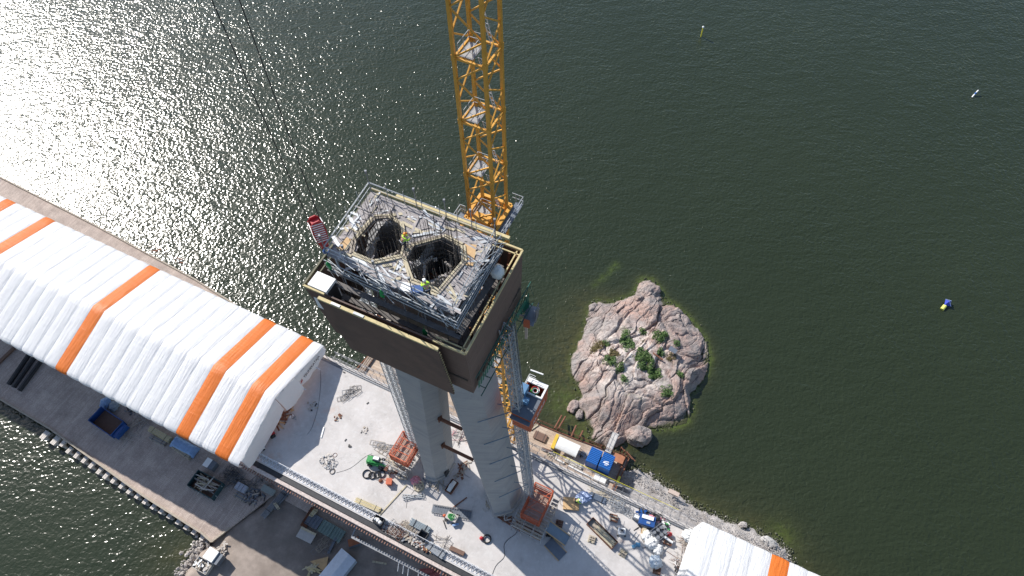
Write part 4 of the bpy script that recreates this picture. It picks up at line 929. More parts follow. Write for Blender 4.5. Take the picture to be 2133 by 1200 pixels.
m = M(); m.path([(.0, 0, -1.7), (0, 0, -2.1), (.22, 0, -2.35), (.2, 0, -2.6), (-.02, 0, -2.72), (-.22, 0, -2.6), (-.2, 0, -2.4)], .09, 6); m.build('hook', bluep, hb)
for s_ in (-.55, .55):
    m = M(); m.tube((s_ * .7, 0, 1.3), (s_ * 1.9, 0, ZT - 79.5), .035, 5); m.build('rope', ropem, hb)
# ------------------------------------------------------------------ mast climbers
def lat_mast(parent, a, b_, w_, mm, nm='mast', step=1.0, r=.035, off=(0, 0, 0)):
    a, b_ = Vector(a), Vector(b_); L = (b_ - a).length; k = int(L / step); m = M(); h = w_ / 2
    cs = [Vector((-h, -h, 0)), Vector((h, -h, 0)), Vector((h, h, 0)), Vector((-h, h, 0))]
    for c in cs: m.bar(a + c, b_ + c, r * 2.4)
    for i in range(k):
        p, q = a.lerp(b_, i / k), a.lerp(b_, (i + 1) / k)
        for j in range(4):
            c, d_ = cs[j], cs[(j + 1) % 4]
            m.bar(p + c, q + d_, r * 1.5) if (i + j) % 2 else m.bar(p + d_, q + c, r * 1.5)
            m.bar(p + c, p + d_, r * 1.5)
    return m.build(nm, mm, parent, off)
def cage(parent, x0, y0, x1, y1, z0, z1, mm=orange, inner=True):
    m = M()
    for x in (x0, x1):
        for y in (y0, y1): m.bar((x, y, z0), (x, y, z1), .12)
    for z in (z0, z1):
        for a, b_ in (((x0, y0), (x1, y0)), ((x1, y0), (x1, y1)), ((x1, y1), (x0, y1)), ((x0, y1), (x0, y0))): m.bar((*a, z), (*b_, z), .12)
    m.build('frame', mm, parent)
    m = M()
    for a, b_ in (((x0, y0), (x1, y0)), ((x1, y0), (x1, y1)), ((x1, y1), (x0, y1)), ((x0, y1), (x0, y0))):
        L = math.hypot(b_[0] - a[0], b_[1] - a[1]); k = int(L / .19); full = a[0] == b_[0] and a[0] == x1
        for i in range(k):
            f = i / k; x, y = a[0] + (b_[0] - a[0]) * f, a[1] + (b_[1] - a[1]) * f; m.bar((x, y, z0), (x, y, z1), .055)
        for zz in (.3, .6): m.bar((*a, z0 + (z1 - z0) * zz), (*b_, z0 + (z1 - z0) * zz), .06, .35 if zz == .3 else .08)
    m.build('mesh_panels', mm, parent)
    m = M(); m.box(x0, y0, z0 - .12, x1, y1, z0); m.build('floor', mat('cage_floor', (.42, .30, .24), .8, 0, .3, 3), parent)
    m = M()
    for k in range(1, 4): y = y0 + (y1 - y0) * k / 4; m.bar((x0, y, z1), (x1, y, z1), .09)
    m.bar((x0, y0, z1), (x1, y1, z1), .07); m.build('roof_bars', mm, parent)
def stand(parent, x0, y0, x1, y1, z1):
    m = M(); nx = 4; ny = 4
    for i in range(nx):
        for j in range(ny): x, y = x0 + (x1 - x0) * i / (nx - 1), y0 + (y1 - y0) * j / (ny - 1); m.tube((x, y, 0), (x, y, z1 + .9), .035, 5)
    for z in (z1 * .5, z1 - .1, z1 + .85):
        for i in range(nx): x = x0 + (x1 - x0) * i / (nx - 1); m.tube((x, y0, z), (x, y1, z), .03, 5)
        for j in (0, ny - 1): y = y0 + (y1 - y0) * j / (ny - 1); m.tube((x0, y, z), (x1, y, z), .03, 5)
    m.build('scaffold_tubes', steel, parent)
    m = M()
    for k in range(6): y = y0 + (y1 - y0) * (k + .5) / 6; m.box(x0, y - .12, z1, x1, y + .12, z1 + .05)
    m.build('scaffold_boards', timber2, parent)
# left climber
lb = un(846, 950, ZD); ml = (22.0, 12.3)
cl = thing('mast_climber', 'orange hoist cage with twin grey lattice masts at the left pylon leg', 'hoist', P(ml[0], ml[1], ZD), AB, 'construction hoists at the pylon')
for s_ in (-.42, .42): lat_mast(cl, (s_, .3, 0), (s_ + .75, .1, 48), .62, steel, 'mast', .75, .03)
q = un(842, 930, 24.6)
cage(cl, q[0] - ml[0] - 1.35, q[1] - ml[1] - 1.9, q[0] - ml[0] + 1.35, q[1] - ml[1] + 1.9, 2.4, 4.6)
stand(cl, q[0] - ml[0] - 2.2, q[1] - ml[1] - 2.8, q[0] - ml[0] + 1.6, q[1] - ml[1] - .3, 2.0)
for z in (9, 18, 27, 36): m = M(); m.tube((.3 + z * .016, .3, z), (3.0, .0, z), .05); m.tube((.3 + z * .016, .3, z), (3.0, -1.2, z), .04); m.build('wall_tie', gsteel, cl)
# right climber
mr = (40.1, 13.2)
cr = thing('mast_climber', 'orange hoist cage at the right pylon leg with one slanting lattice mast and lift car', 'hoist', P(mr[0], mr[1], ZD), AB, 'construction hoists at the pylon')
lat_mast(cr, (0, 0, 0), (-2.1, -1.0, 50), .85, steel, 'mast', .85, .035); lat_mast(cr, (.0, .75, 0), (-2.1, -.25, 50), .55, gsteel, 'mast', .8, .025)
q = un(1119, 1047, 24.2)
cage(cr, q[0] - mr[0] - 1.35, q[1] - mr[1] - 2.3, q[0] - mr[0] + 1.35, q[1] - mr[1] + 2.3, 2.2, 4.6)
stand(cr, q[0] - mr[0] - 2.1, q[1] - mr[1] - 3.9, q[0] - mr[0] + 2.4, q[1] - mr[1] - 1.2, 1.9); 
m = M(); x = q[0] - mr[0] + 1.9
for k in range(7): m.box(x - .35, q[1] - mr[1] - 1.6 + k * .55, 2.0, x + .55, q[1] - mr[1] - 1.2 + k * .55, 2.06)
for k in range(5): m.tube((x + .6, q[1] - mr[1] - 1.6 + k, 0), (x + .6, q[1] - mr[1] - 1.6 + k, 3.0), .035, 5)
m.tube((x + .6, q[1] - mr[1] - 1.6, 3), (x + .6, q[1] - mr[1] + 2.4, 3), .035, 5); m.build('side_walkway', timber2, cr)
ramp = M(); rx, ry = q[0] - mr[0], q[1] - mr[1]
pa, pb = un(1138, 1096, ZD + 1), un(1182, 1127, ZD); dv_ = Vector((pb[0] - pa[0], pb[1] - pa[1], 0)); nv_ = Vector((-dv_.y, dv_.x, 0)).normalized() * .75
A_, B_ = Vector((pa[0] - mr[0], pa[1] - mr[1], 1.5)), Vector((pb[0] - mr[0], pb[1] - mr[1], .1))
ramp.add([A_ - nv_, A_ + nv_, B_ + nv_, B_ - nv_], [(0, 3, 2, 1)]); ramp.bar(A_ - nv_, B_ - nv_, .1, .2, 1); ramp.bar(A_ + nv_, B_ + nv_, .1, .2, 1)
ramp.build('ramp', [mat('ramp_plate', (.17, .22, .27), .5, .2), plyo], cr)
for z, du in ((8, 0), (14, 0), (20, 0), (26, 0), (32, 0)):
    m = M(); xx = -2.1 * z / 50; lx = max(p[0] for p in leg_sec(1, 20 + z)) - mr[0]
    m.tube((xx, 0, z), (lx - .9, -3.3, z), .055); m.tube((xx, 0, z), (lx, -.6, z), .045)
    m.build('wall_tie', mat('blue_grey_steel', (.10, .17, .24), .5, .2, .2), cr)
# lift car
lc = thing('lift_car', 'orange lift car with dark grey roof riding high on the right lattice mast', 'lift car', P(*un(1066, 857, 54), 50.6), AB)
m = M(); m.box(0, 0, 0, 2.1, .06, 3.1); m.box(0, 4.15, 0, 2.1, 4.21, 3.1); m.box(0, .06, 0, .06, 4.15, 3.1); m.box(2.04, .06, 0, 2.1, 4.15, 3.1)
for k in range(9): m.box(2.1, .1 + k * .46, .1, 2.13, .3 + k * .46, 3.0); 
for k in range(6): m.box(.1, -.03, .25 + k * .47, 2.0, 0, .45 + k * .47)
m.build('body', orange, lc)
m = M(); m.box(-.04, -.04, 3.1, 2.14, 2.5, 3.22); m.box(-.04, -.5, 2.7, 2.14, -.04, 2.8); m.build('roof', greymetal, lc)
m = M(); m.box(-.04, 2.5, 3.1, 2.14, 2.62, 3.5); m.box(-.04, 3.75, 3.1, 2.14, 4.25, 3.35); m.box(1.95, 2.62, 3.1, 2.14, 3.75, 3.35)
for z in (3.7, 4.2): m.tube((0, 2.6, z), (0, 4.2, z), .03); m.tube((0, 4.2, z), (.7, 4.2, z), .03)
m.bar((-.1, 4.6, 4.3), (1.3, 4.7, 4.3), .12); m.build('roof_frame', white, lc)
m = M(); m.box(.1, .1, -.1, 2.0, 4.1, 0); m.build('floor', gsteel, lc)
m = M()
for k in range(5): m.torus((1.15 + rnd(-.1, .1), 3.15 + rnd(-.1, .1), 3.2 + k * .05), .42 - .04 * k, .045, 16, 5, k % 3)
m.build('cable_coil', [greenp, steel, redp], lc)
m = M(); m.box(-.3, 1.9, 3.22, .5, 3.0, 4.3); m.box(.2, 1.3, 3.22, 1.1, 1.9, 3.8); m.build('motor_box', mat('blue_motor', (.10, .22, .38), .45), lc)
for i, (y, t_) in enumerate(((.5, 'A'), (1.5, 'L'), (2.1, 'I'), (2.7, 'M'), (3.3, 'A'), (3.8, 'K'))): pass
text_mesh('ALIMAK', .85, 'lettering', white, lc, (2.15, .45, 1.0), (R(90), 0, R(90)), .01)
# green netted stair under the right wall of the shroud
gs = thing('netted_stair', 'green netted stair frame hanging below the right wall of the brown box', 'stair', P(37.35, 7.9, 65.4), AB)
m = M()
for n_ in range(0, 10): m.tube((.0, n_, 1.5), (.5, n_, 4.6), .04, 4); m.tube((.5, n_, 4.6), (.5, n_ + .9, 1.5), .03, 4); m.tube((0, n_, 1.5), (.8, n_, 1.5), .04, 4)
for x, z in ((0, 1.5), (.8, 1.5), (.5, 4.6)): m.tube((x, -.8, z), (x, 9.3, z), .05, 4)
m.build('frame', mat('dark_green_steel', (.01, .09, .07), .5), gs)
m = M()
for k in range(26): m.add([(.42, -.5 + k * .37, 2.0), (.45, -.5 + k * .37 + .22, 2.0), (.52, -.5 + k * .37 + .24, 3.4), (.5, -.5 + k * .37, 3.4)], [(0, 1, 2, 3)])
m.build('netting', greent, gs)
gl = thing('lift_landing', 'small landing with orange and grey panels beside the brown box above the lift mast', 'landing', P(37.9, 15.2, 66), AB + R(8))
m = M(); m.box(0, 0, 0, 1.1, 2.0, .12); m.build('floor', gsteel, gl); m = M(); m.box(.2, -.05, -.4, .8, 0, 1.0); m.build('orange_panel', orange, gl); m = M(); m.box(1.1, .6, -.3, 1.16, 1.5, 1.8); m.build('grey_panel', greymetal, gl)
m = M(); m.add([(-.3, .8, 0), (.2, 1.8, 0), (.1, 1.8, 1.5), (-.3, .9, 1.3)], [(0, 1, 2, 3)]); m.build('netting', greent, gl)
m = M(); m.bar((-.9, .8, .0), (1, .8, 0), .15); m.bar((.4, .2, -2.8), (.4, .2, 0), .22); m.build('support_leg', mat('pale_timber', (.5, .4, .34), .8), gl)
# ------------------------------------------------------------------ things lying about: builders
def lie(p1, p2, z): c, L, a = seg(p1, p2, z); return c, L, a
def planks(name, p1, p2, z, W, H, n, label, mats=(timber, timber2), group=None, layers=3, messy=.0, cat='timber'):
    c, L, a = lie(p1, p2, z); root = thing(name, label, cat, c, a, group)
    for ly in range(layers):
        m = M()
        for k in range(n):
            y = -W / 2 + W * (k + .5) / n; ex = rnd(-.12, .12) + rnd(-messy, messy); m.cbox(ex, y, H * (ly + .5) / layers + .04, L - rnd(0, .25), W / n * .86, H / layers * .86, rnd(-messy, messy) * .25, (k + ly) % len(mats))
        m.build('plank_layer', list(mats), root)
    m = M()
    for x in (-.3, .3): m.cbox(L * x, 0, .02, .1, W * 1.05, .05); m.cbox(L * x, 0, H + .05, .05, W * 1.02, .02)
    m.build('strap', dark, root); return root
def pipes(name, p1, p2, z, W, H, label, mm=steel, r=.07, cat='pipes', group=None):
    c, L, a = lie(p1, p2, z); root = thing(name, label, cat, c, a, group); ny = max(2, int(W / (2 * r))); nz = max(1, int(H / (2 * r)))
    m = M()
    for j in range(nz):
        for k in range(ny): x = rnd(-.12, .12); m.tube((-L / 2 + x, -W / 2 + (k + .5) * W / ny, r + j * 1.8 * r), (L / 2 + x, -W / 2 + (k + .5) * W / ny, r + j * 1.8 * r), r * .93, 6)
    m.build('pipes', mm, root)
    m = M()
    for x in (-.28, .3): m.cbox(L * x, 0, H * .95, .08, W * 1.04, .06); m.cbox(L * x, W / 2, H / 2, .08, .04, H); m.cbox(L * x, -W / 2, H / 2, .08, .04, H)
    m.build('strap', dark, root); return root
def tray(name, p1, p2, z, W, H, label, mm, cat='skip', inner=None, ribs=True, t_=.06, group=None, fl=None):
    c, L, a = lie(p1, p2, z); root = thing(name, label, cat, c, a, group)
    m = M(); x, y = L / 2, W / 2
    m.box(-x, -y, 0, x, -y + t_, H); m.box(-x, y - t_, 0, x, y, H); m.box(-x, -y + t_, 0, -x + t_, y - t_, H); m.box(x - t_, -y + t_, 0, x, y - t_, H)
    if ribs:
        for k in range(int(L / .9) + 1):
            xx = -x + .1 + k * (L - .2) / max(1, int(L / .9)); m.box(xx - .05, -y - .06, 0, xx + .05, -y, H); m.box(xx - .05, y, 0, xx + .05, y + .06, H)
        for s_ in (-1, 1): m.bar((-x, s_ * y, H), (x, s_ * y, H), .09); m.bar((s_ * x, -y, H), (s_ * x, y, H), .09)
    m.build('walls', mm, root); m = M(); m.box(-x + t_, -y + t_, .05, x - t_, y - t_, .12); m.build('floor', fl or inner or mm, root); return root, L, a, c
def heap(name, px, py, z, rx, ry, h, n, label, mats, cat='heap', kind='mix', s0=.15, s1=.9, rz=None, group=None):
    m = M(); rg_ = random.Random(int(px * 7 + py))
    for _ in range(n):
        a = rg_.uniform(0, 6.28); q = math.sqrt(rg_.random()); x, y = q * rx * math.cos(a), q * ry * math.sin(a); zz = h * (1 - q) * rg_.random() + .04; L = rg_.uniform(s0, s1); mi = rg_.randrange(len(mats))
        if kind == 'tubes': d = rg_.uniform(-.5, .5) + (0 if rg_.random() < .6 else 1.57); m.tube((x - math.cos(d) * L, y - math.sin(d) * L, zz), (x + math.cos(d) * L, y + math.sin(d) * L, zz + rg_.uniform(-.05, .25)), .025, 4, mi)
        elif kind == 'frames':
            d = rg_.uniform(-.4, .4); c_, s_ = math.cos(d), math.sin(d); w2 = .35
            p = [Vector((x + c_ * X_ - s_ * Y_, y + s_ * X_ + c_ * Y_, zz + rg_.uniform(0, .08))) for X_, Y_ in ((-L, -w2), (L, -w2), (L, w2), (-L, w2))]
            for i in range(4): m.tube(p[i], p[(i + 1) % 4], .025, 4, mi)
            for f in (.33, .66): m.tube(p[0].lerp(p[1], f), p[3].lerp(p[2], f), .02, 4, mi)
        elif kind == 'lumps': m.blob((x, y, zz), (L * .5, L * .4, L * .3), rg_.random() * 9, .3, 1, 5, mi)
        else: m.cbox(x, y, zz, L, rg_.uniform(.08, .28), rg_.uniform(.04, .14), rg_.uniform(0, 3.14), mi)
    c = at(px, py, z); return single(name, m, list(mats), label, cat, c, AB if rz is None else rz, group)
def coil(px, py, z, r, label, mm=black, n=3, t_=.05, cat='hose coil', group=None):
    m = M()
    for k in range(n): m.torus((rnd(-.06, .06), rnd(-.06, .06), t_ + k * t_ * 1.3), r - .04 * (k % 2), t_, 22, 6)
    return single('hose_coil', m, mm, label, cat, at(px, py, z), 0, group, True)
def pallet(px, py, z, label, mm=timber2, s_=.62, rot=0, extra=None, group=None):
    root = thing('pallet', label, 'pallet', at(px, py, z), AB + rot, group); m = M()
    for k in range(5): y = -s_ + (k + .5) * 2 * s_ / 5; m.box(-s_, y - .05 * 1.6, .11, s_, y + .05 * 1.6, .14)
    for k in range(3): x = -s_ + .08 + k * (s_ - .08); m.box(x - .06, -s_, 0, x + .06, s_, .11)
    m.build('boards', mm, root)
    if extra:
        m = M(); k_ = 0
        for i in range(3):
            for j in range(3):
                if rnd(0, 1) < .75: m.cbox(-s_ * .6 + i * s_ * .6, -s_ * .6 + j * s_ * .6, .22 + rnd(0, .06), s_ * .5, s_ * .42, .16, rnd(-.3, .3))
        m.build('load', extra, root)
    return root
def bag(px, py, z, r, label, mm=tarpw, h=1.0, seed=1, loops=True, cat='bag', group=None):
    root = thing('big_bag', label, cat, at(px, py, z), AB + seed, group)
    m = M(); m.blob((0, 0, h * .45), (r, r * .95, h * .55), seed, .42, 2.0, 16, zmin=0); m.build('sack', mm, root, smooth=True)
    if loops:
        m = M()
        for a in range(4): x, y = r * .6 * math.cos(a * 1.57 + .7), r * .6 * math.sin(a * 1.57 + .7); m.path([(x, y, h * .8), (x * .9, y * .9, h * 1.25), (x * .5, y * .5, h * 1.3), (x * .4, y * .8, h * .9)], .03, 4)
        m.build('lifting_loops', white, root)
    return root
def lattice_beam(p1, p2, z, w_, h, label, mm=steel, n=8, cat='lattice girder', group=None, name='lattice_girder', deckm=None):
    c, L, a = lie(p1, p2, z); root = thing(name, label, cat, c, a, group); m = M()
    for y in (-w_ / 2, w_ / 2):
        for zz in (.04, h): m.tube((-L / 2, y, zz), (L / 2, y, zz), .035, 4)
        for k in range(n): x0, x1 = -L / 2 + L * k / n, -L / 2 + L * (k + 1) / n; m.tube((x0, y, .04), ((x0 + x1) / 2, y, h), .025, 4); m.tube(((x0 + x1) / 2, y, h), (x1, y, .04), .025, 4)
    for k in range(n + 1): x = -L / 2 + L * k / n; m.tube((x, -w_ / 2, h), (x, w_ / 2, h), .025, 4)
    m.build('frame', mm, root)
    if deckm: m = M(); m.box(-L / 2, -w_ / 2 + .1, .1, L / 2, w_ / 2 - .1, .14); m.build('walking_plate', deckm, root)
    return root
def cable(pts, z, label, r=.03, mm=black, name='hose', cat='hose'):
    q = [at(x, y, z + r) for x, y in pts]; o = q[0]; m = M(); out = []
    for i in range(len(q) - 1):
        p0, p1, p2, p3 = q[max(i - 1, 0)], q[i], q[i + 1], q[min(i + 2, len(q) - 1)]
        for k in range(5):
            t_ = k / 5; out.append(.5 * ((2 * p1) + (-p0 + p2) * t_ + (2 * p0 - 5 * p1 + 4 * p2 - p3) * t_ ** 2 + (-p0 + 3 * p1 - 3 * p2 + p3) * t_ ** 3) - o)
    out.append(q[-1] - o); m.path(out, r, 5); return single(name, m, mm, label, cat, o)
D = ZD
# ------------------------------------------------------------------ on the deck
heap('rebar_grille', 733, 820, D, 1.7, .7, .2, 12, 'small steel grille lying alone on the deck below the far railing', [rebarm, gsteel], 'grille', 'frames', .5, .9, AB + R(55))
heap('debris_patch', 650, 846, D, .9, .7, .15, 16, 'small scatter of wood scraps in the tent shadow on the deck', [timber2, dark, debrism], 'debris', s1=.5)
heap('debris_patch', 703, 871, D, .7, .7, .15, 14, 'small scatter of pale scraps on the sunlit deck right of the tent shadow', [timber, debrism, rust], 'debris', s1=.4)
heap('debris_patch', 760, 898, D, .6, .6, .12, 12, 'small heap of scraps above the ring stain on the deck', [timber2, debrism, dark], 'debris', s1=.35)
heap('debris_patch', 612, 871, D, .6, .35, .1, 8, 'white scraps in the middle of the tent shadow on the deck', [white, gsteel], 'debris', s1=.5)
heap('rubble_heap', 683, 963, D, 1.4, 1.1, .25, 110, 'pale rubble heap with dark middle on the left part of the deck', [debrism, conc, conc, gsteel], 'rubble', 'lumps', .15, .45)
coil(699, 965, D, .35, 'small ring lying right of the rubble heap', gsteel, 1, .03); coil(692, 982, D, .4, 'dark cable ring below the rubble heap', rebarm, 2, .04); coil(698, 948, D, .3, 'small ring above the rubble heap', rust, 1, .03)
for i, (x, y, l_) in enumerate(((717, 776, 'on the deck near the far railing'), (766, 840, 'on the empty middle of the sunlit deck'), (720, 917, 'in the centre of the ring stain on the deck'), (1087, 982, 'on the deck right of the right pylon leg'))):
    m = M(); m.cbox(0, 0, .02, .42, .2, .05, .6); m.cbox(.1, .05, .05, .15, .12, .08, .2); single('drain_cap', m, dark, 'small dark drain cap ' + l_, 'drain', at(x, y, D), rnd(0, 2))
c, L, a = lie((669, 912), (675, 890), D); m = M(); m.box(-L / 2, -.1, 0, L / 2, .1, .12); single('white_beam', m, white, 'short white beam lying on the deck right of the tent shadow', 'beam', c, a)
heap('board_scrap', 727, 929, D, .3, .2, .05, 4, 'tiny dark scraps below the ring stain', [dark, timber2], 'debris', s1=.3)
# telescopic handler beside the left cage
th_ = thing('telescopic_handler', 'bright green telescopic handler parked at the left hoist cage', 'handler', at(788, 966, D), AB + R(12)); th_.scale = (.78, .78, .78)
m = M(); m.box(-1.9, -.75, .55, .4, .75, 1.35); m.box(-1.9, -.6, 1.35, -.8, .6, 1.8); m.build('chassis', greenp, th_)
m = M(); m.box(-.7, -.1, 1.35, .5, .62, 2.3); m.build('cab', greymetal, th_); m = M(); m.box(-.62, -.02, 2.3, .42, .54, 2.38); m.build('cab_roof', white, th_)
m = M(); m.bar((-1.3, -.4, 1.75), (2.3, -.4, 1.0), .28); m.bar((.4, -.4, 1.45), (2.5, -.4, .8), .18); m.box(2.2, -.8, .15, 2.35, .4, .9); m.build('boom', greenp, th_)
m = M(); m.box(2.35, -.6, .15, 3.3, -.45, .2); m.box(2.35, .1, .15, 3.3, .25, .2); m.box(1.0, -.3, .6, 1.9, .5, .9); m.build('fork', steel, th_)
for x in (-1.3, .9):
    for y in (-.85, .85): m = M(); m.tube((x, y - .15, .5), (x, y + .15, .5), .5, 14); m.build('wheel', black, th_)
for i, (x, y, l_) in enumerate(((764, 988, 'leftmost and largest'), (776, 991, 'second from the left'), (785, 990, 'third from the left'), (795, 988, 'rightmost, with a green core'))):
    coil(x, y, D, .62 if i == 0 else .5, f'black hose coil below the green handler, {l_}', group='hose coils below the green handler'); 
m = M(); m.box(-.35, -.4, .0, .35, .4, .75); m.box(-.42, -.45, .75, .42, .45, .82); m.tube((-.4, .3, .1), (-1.2, .5, .1), .03, 4)
single('orange_box', m, orange, 'orange box standing alone right of the hose coils', 'box', at(812, 1006, D), R(-5))
m = M(); m.blob((0, 0, .12), (.3, .3, .2), 3, .1, 1, 6, zmin=0); single('reddish_knob', m, rust, 'small round reddish cap left of the orange box', 'cap', at(793, 1002, D))
planks('timber_steps', (818, 990), (826, 975), D, 2.6, 1.0, 5, 'stacked brown timber bundles standing beside the left hoist cage', (rust, timber2, debrism), layers=3)
planks('board_stack', (836, 1000), (842, 982), D, 1.6, .8, 4, 'pale board stack at the foot of the left hoist cage', (debrism, timber2), layers=2)
heap('scaffold_heap', 803, 933, D, 1.6, .8, .3, 12, 'loose scaffold frames lying left of the left hoist cage', [timber2, gsteel], 'scaffold parts', 'frames', .6, 1.1)
heap('board_heap', 822, 972, D, 2.0, .8, .5, 22, 'loose boards between the green handler and the left hoist cage', [timber2, debrism, timber], 'boards', s0=.8, s1=2.2)
m = M(); m.blob((0, 0, .4), (.75, .65, .5), 6, .3, 1.5, 9, zmin=0); single('wrapped_bundle', m, pinkbag, 'pink and white wrapped bundle between the cage and left leg', 'bundle', at(867, 1003, D), 0)
dr = thing('cable_drum', 'wooden cable drum lying on its side near the left leg', 'drum', at(873, 1015, D), .4)
for z in (.0, .62):
    m = M(); m.torus((0, 0, z + .05), .7, .06, 24, 5)
    for k in range(6): m.bar((0, 0, z + .05), (.7 * math.cos(k * 1.047), .7 * math.sin(k * 1.047), z + .05), .12, .05)
    m.build('flange', timber, dr)
m = M(); m.tube((0, 0, .05), (0, 0, .65), .38, 12); m.build('core', timber2, dr)
for i, (p1, p2) in enumerate((((838, 1033), (884, 1036)), ((840, 1040), (883, 1031)))):
    lattice_beam(p1, p2, D, .3, .3, ('lattice scaffold girder lying by the drum, lower one', 'lattice scaffold girder lying by the drum, upper one')[i], steel, 8, group='girders by the drum')
lattice_beam((901, 1060), (982, 1074), D, 1.1, .45, 'grey steel gangway lying across the middle of the deck', gsteel, 16, 'gangway', name='gangway', deckm=greymetal)
c, L, a = lie((820, 1060), (850, 1010), D)
planks('long_board', (787, 1077), (848, 1010), D, .22, .08, 1, 'very long thin board lying between the timber bundle and the drum', (timber,), layers=1)
planks('long_board', (938, 1062), (972, 1037), D, .18, .08, 1, 'thin dark pole lying in the leg shadow above the gangway', (rust,), layers=1)
planks('timber_bundle', (741, 1042), (793, 1064), D, .8, .35, 5, 'bundle of fresh timber lying near the near railing', (timber, ptimber), layers=3)
mc = thing('mixer_machine', 'small machine with pale hoses standing below the gangway', 'machine', at(942, 1080, D), AB)
m = M(); m.box(-.8, -.5, .3, .8, .5, .9); m.build('body', debrism, mc); m = M(); [m.torus((rnd(-.4, .4), rnd(-.2, .2), .95 + k * .05), .3, .05, 14, 5) for k in range(4)]; m.build('hoses', greenp, mc)
m = M(); m.blob((-1.1, -.2, .3), (.25, .25, .3), 1, .05, 1, 8); m.build('tank', orange, mc); m = M(); m.cbox(.9, -.6, .3, .9, .25, .3, .7); m.build('hopper', btarp, mc)
m = M(); [m.tube((x, y, .3), (x, y, .31), .28, 10) for x, y in ((-.6, .6), (.6, .6), (-.6, -.6), (.6, -.6))]; m.bar((-1, -.8, .1), (-.1, -1.6, .1), .1); m.build('wheels', black, mc)
r_, L, a, c = tray('open_bin', (782, 1081), (799, 1091), D, 1.0, .8, 'dark open bin holding white sacks near the near railing', dark, 'bin')
m = M(); [m.blob((rnd(-.5, .5), rnd(-.2, .2), .6), (.35, .28, .25), k, .3, 1, 7) for k in range(4)]; single('white_sacks', m, tarpw, 'white sacks filling the dark open bin near the railing', 'sacks', c, a, smooth=True)
pipes('pipe_bundle', (856, 1087), (895, 1107), D, 1.0, .5, 'bundle of grey pipes strapped together on the lower deck', mat('pipe_grey', (.30, .35, .38), .5, .2), .08)
r_, L, a, c = tray('open_bin', (875, 1112), (889, 1122), D, 1.1, .8, 'dark open bin with pale rods below the pipe bundle', dark, 'bin')
heap('scaffold_heap', 825, 1104, D, 1.5, .7, .6, 24, 'pinkish heap of scaffold frames at the near railing, leftmost', [rust, debrism, gsteel], 'scaffold parts', 'frames', .5, .9)
heap('scaffold_heap', 850, 1103, D, .9, .8, .5, 16, 'small stack of pale frames left of the grey pipe bundle', [timber2, debrism], 'scaffold parts', 'frames', .4, .7)
heap('board_heap', 851, 1117, D, 1.6, .7, .5, 30, 'mixed boards and fittings along the near railing below the pipes', [debrism, rust, gsteel, timber2], 'boards', s1=.8)
heap('board_heap', 876, 1132, D, 2.0, .8, .5, 40, 'mixed scrap with orange pieces along the near railing', [debrism, plyo, gsteel, rust, debrism], 'boards', s1=.8)
pipes('pallet_of_tubes', (893, 1135), (925, 1158), D, 1.1, .4, 'stack of silvery scaffold tubes along the near railing', steel, .04)
heap('tree_like_frames', 922, 1132, D, 1.3, 1.0, .6, 26, 'tangle of small steel props below the gangway right end', [rebarm, debrism], 'props', 'tubes', .3, .8)
c, L, a = lie((938, 1142), (967, 1155), D); m = M(); m.box(-L / 2, -.28, 0, L / 2, .28, .45); m.tube((-L / 2 + .3, .3, .1), (L / 2 - .4, -.5, .05), .03, 4)
single('brown_beam', m, ply, 'brown box beam lying on the lower middle of the deck', 'beam', c, a)
r_, L, a, c = tray('tray', (933, 1027), (949, 1003), D, 1.1, .45, 'shallow metal tray beside the left leg holding a wrapped roll', rust, 'tray', ribs=False)
m = M(); m.tube((-L * .42, 0, .42), (L * .42, 0, .42), .32, 10); m.blob((0, .05, .55), (L * .36, .3, .25), 5, .4, 1.5, 9); single('wrapped_roll', m, tarpw, 'white and grey wrapped roll lying in the metal tray', 'roll', c, a, smooth=True)
coil(1014, 1123, D, .55, 'dark hose coil with red fitting lying in the leg shadow', black, 4); m = M(); m.blob((0, 0, .25), (.28, .28, .28), 2, .1, 1, 8, zmin=0); single('red_fitting', m, redp, 'small red fitting beside the hose coil in the leg shadow', 'fitting', at(1003, 1122, D))
cable([(1080, 1098), (1074, 1112), (1058, 1124), (1050, 1136), (1050, 1160), (1032, 1180), (1020, 1215)], D, 'thin black hose winding down the lower deck from the right leg')
cable([(978, 995), (965, 985), (965, 970), (990, 960), (1000, 955)], D, 'thin cable curling between the two pylon legs', .02)
cable([(700, 985), (730, 975), (760, 952), (775, 945)], D, 'thin cable running from the rubble heap to the handler', .02)
cable([(667, 770), (668, 800), (662, 850), (650, 890), (640, 905)], D, 'thin cable crossing the tent shadow', .02)
cable([(868, 1015), (850, 1040), (846, 1058)], D, 'thin hose lying below the cable drum', .02)
# around the right leg and hoist
planks('timber_edging', (1035, 1075), (1085, 1108), D, .3, .15, 1, 'dark timber edging strip running below the right leg', (rust,), layers=1)
heap('board_heap', 1060, 1080, D, 1.6, .6, .25, 26, 'loose boards at the foot of the right leg', [timber2, rust, debrism], 'boards', s1=1.4)
heap('board_heap', 1018, 1052, D, .5, 1.4, .3, 16, 'loose boards at the left foot of the right leg', [timber2, debrism], 'boards', s1=1.0)
heap('board_heap', 965, 980, D, .6, 1.6, .3, 20, 'brown boards stacked at the right foot of the left leg', [rust, timber2], 'boards', s0=.6, s1=1.8)
heap('board_heap', 905, 1008, D, 1.8, .5, .3, 20, 'grey boards in front of the left leg foot', [gsteel, timber2, debrism], 'boards', s0=.5, s1=1.5)
planks('timber_landing', (1085, 1098), (1128, 1122), D, .9, .5, 3, 'wooden kerb of the stair landing below the right hoist cage', (rust, plyo, timber2), layers=2)
st_ = thing('site_stair', 'short dark steel stair inside the wooden kerb below the right hoist cage', 'stair', at(1103, 1092, D), AB)
m = M()
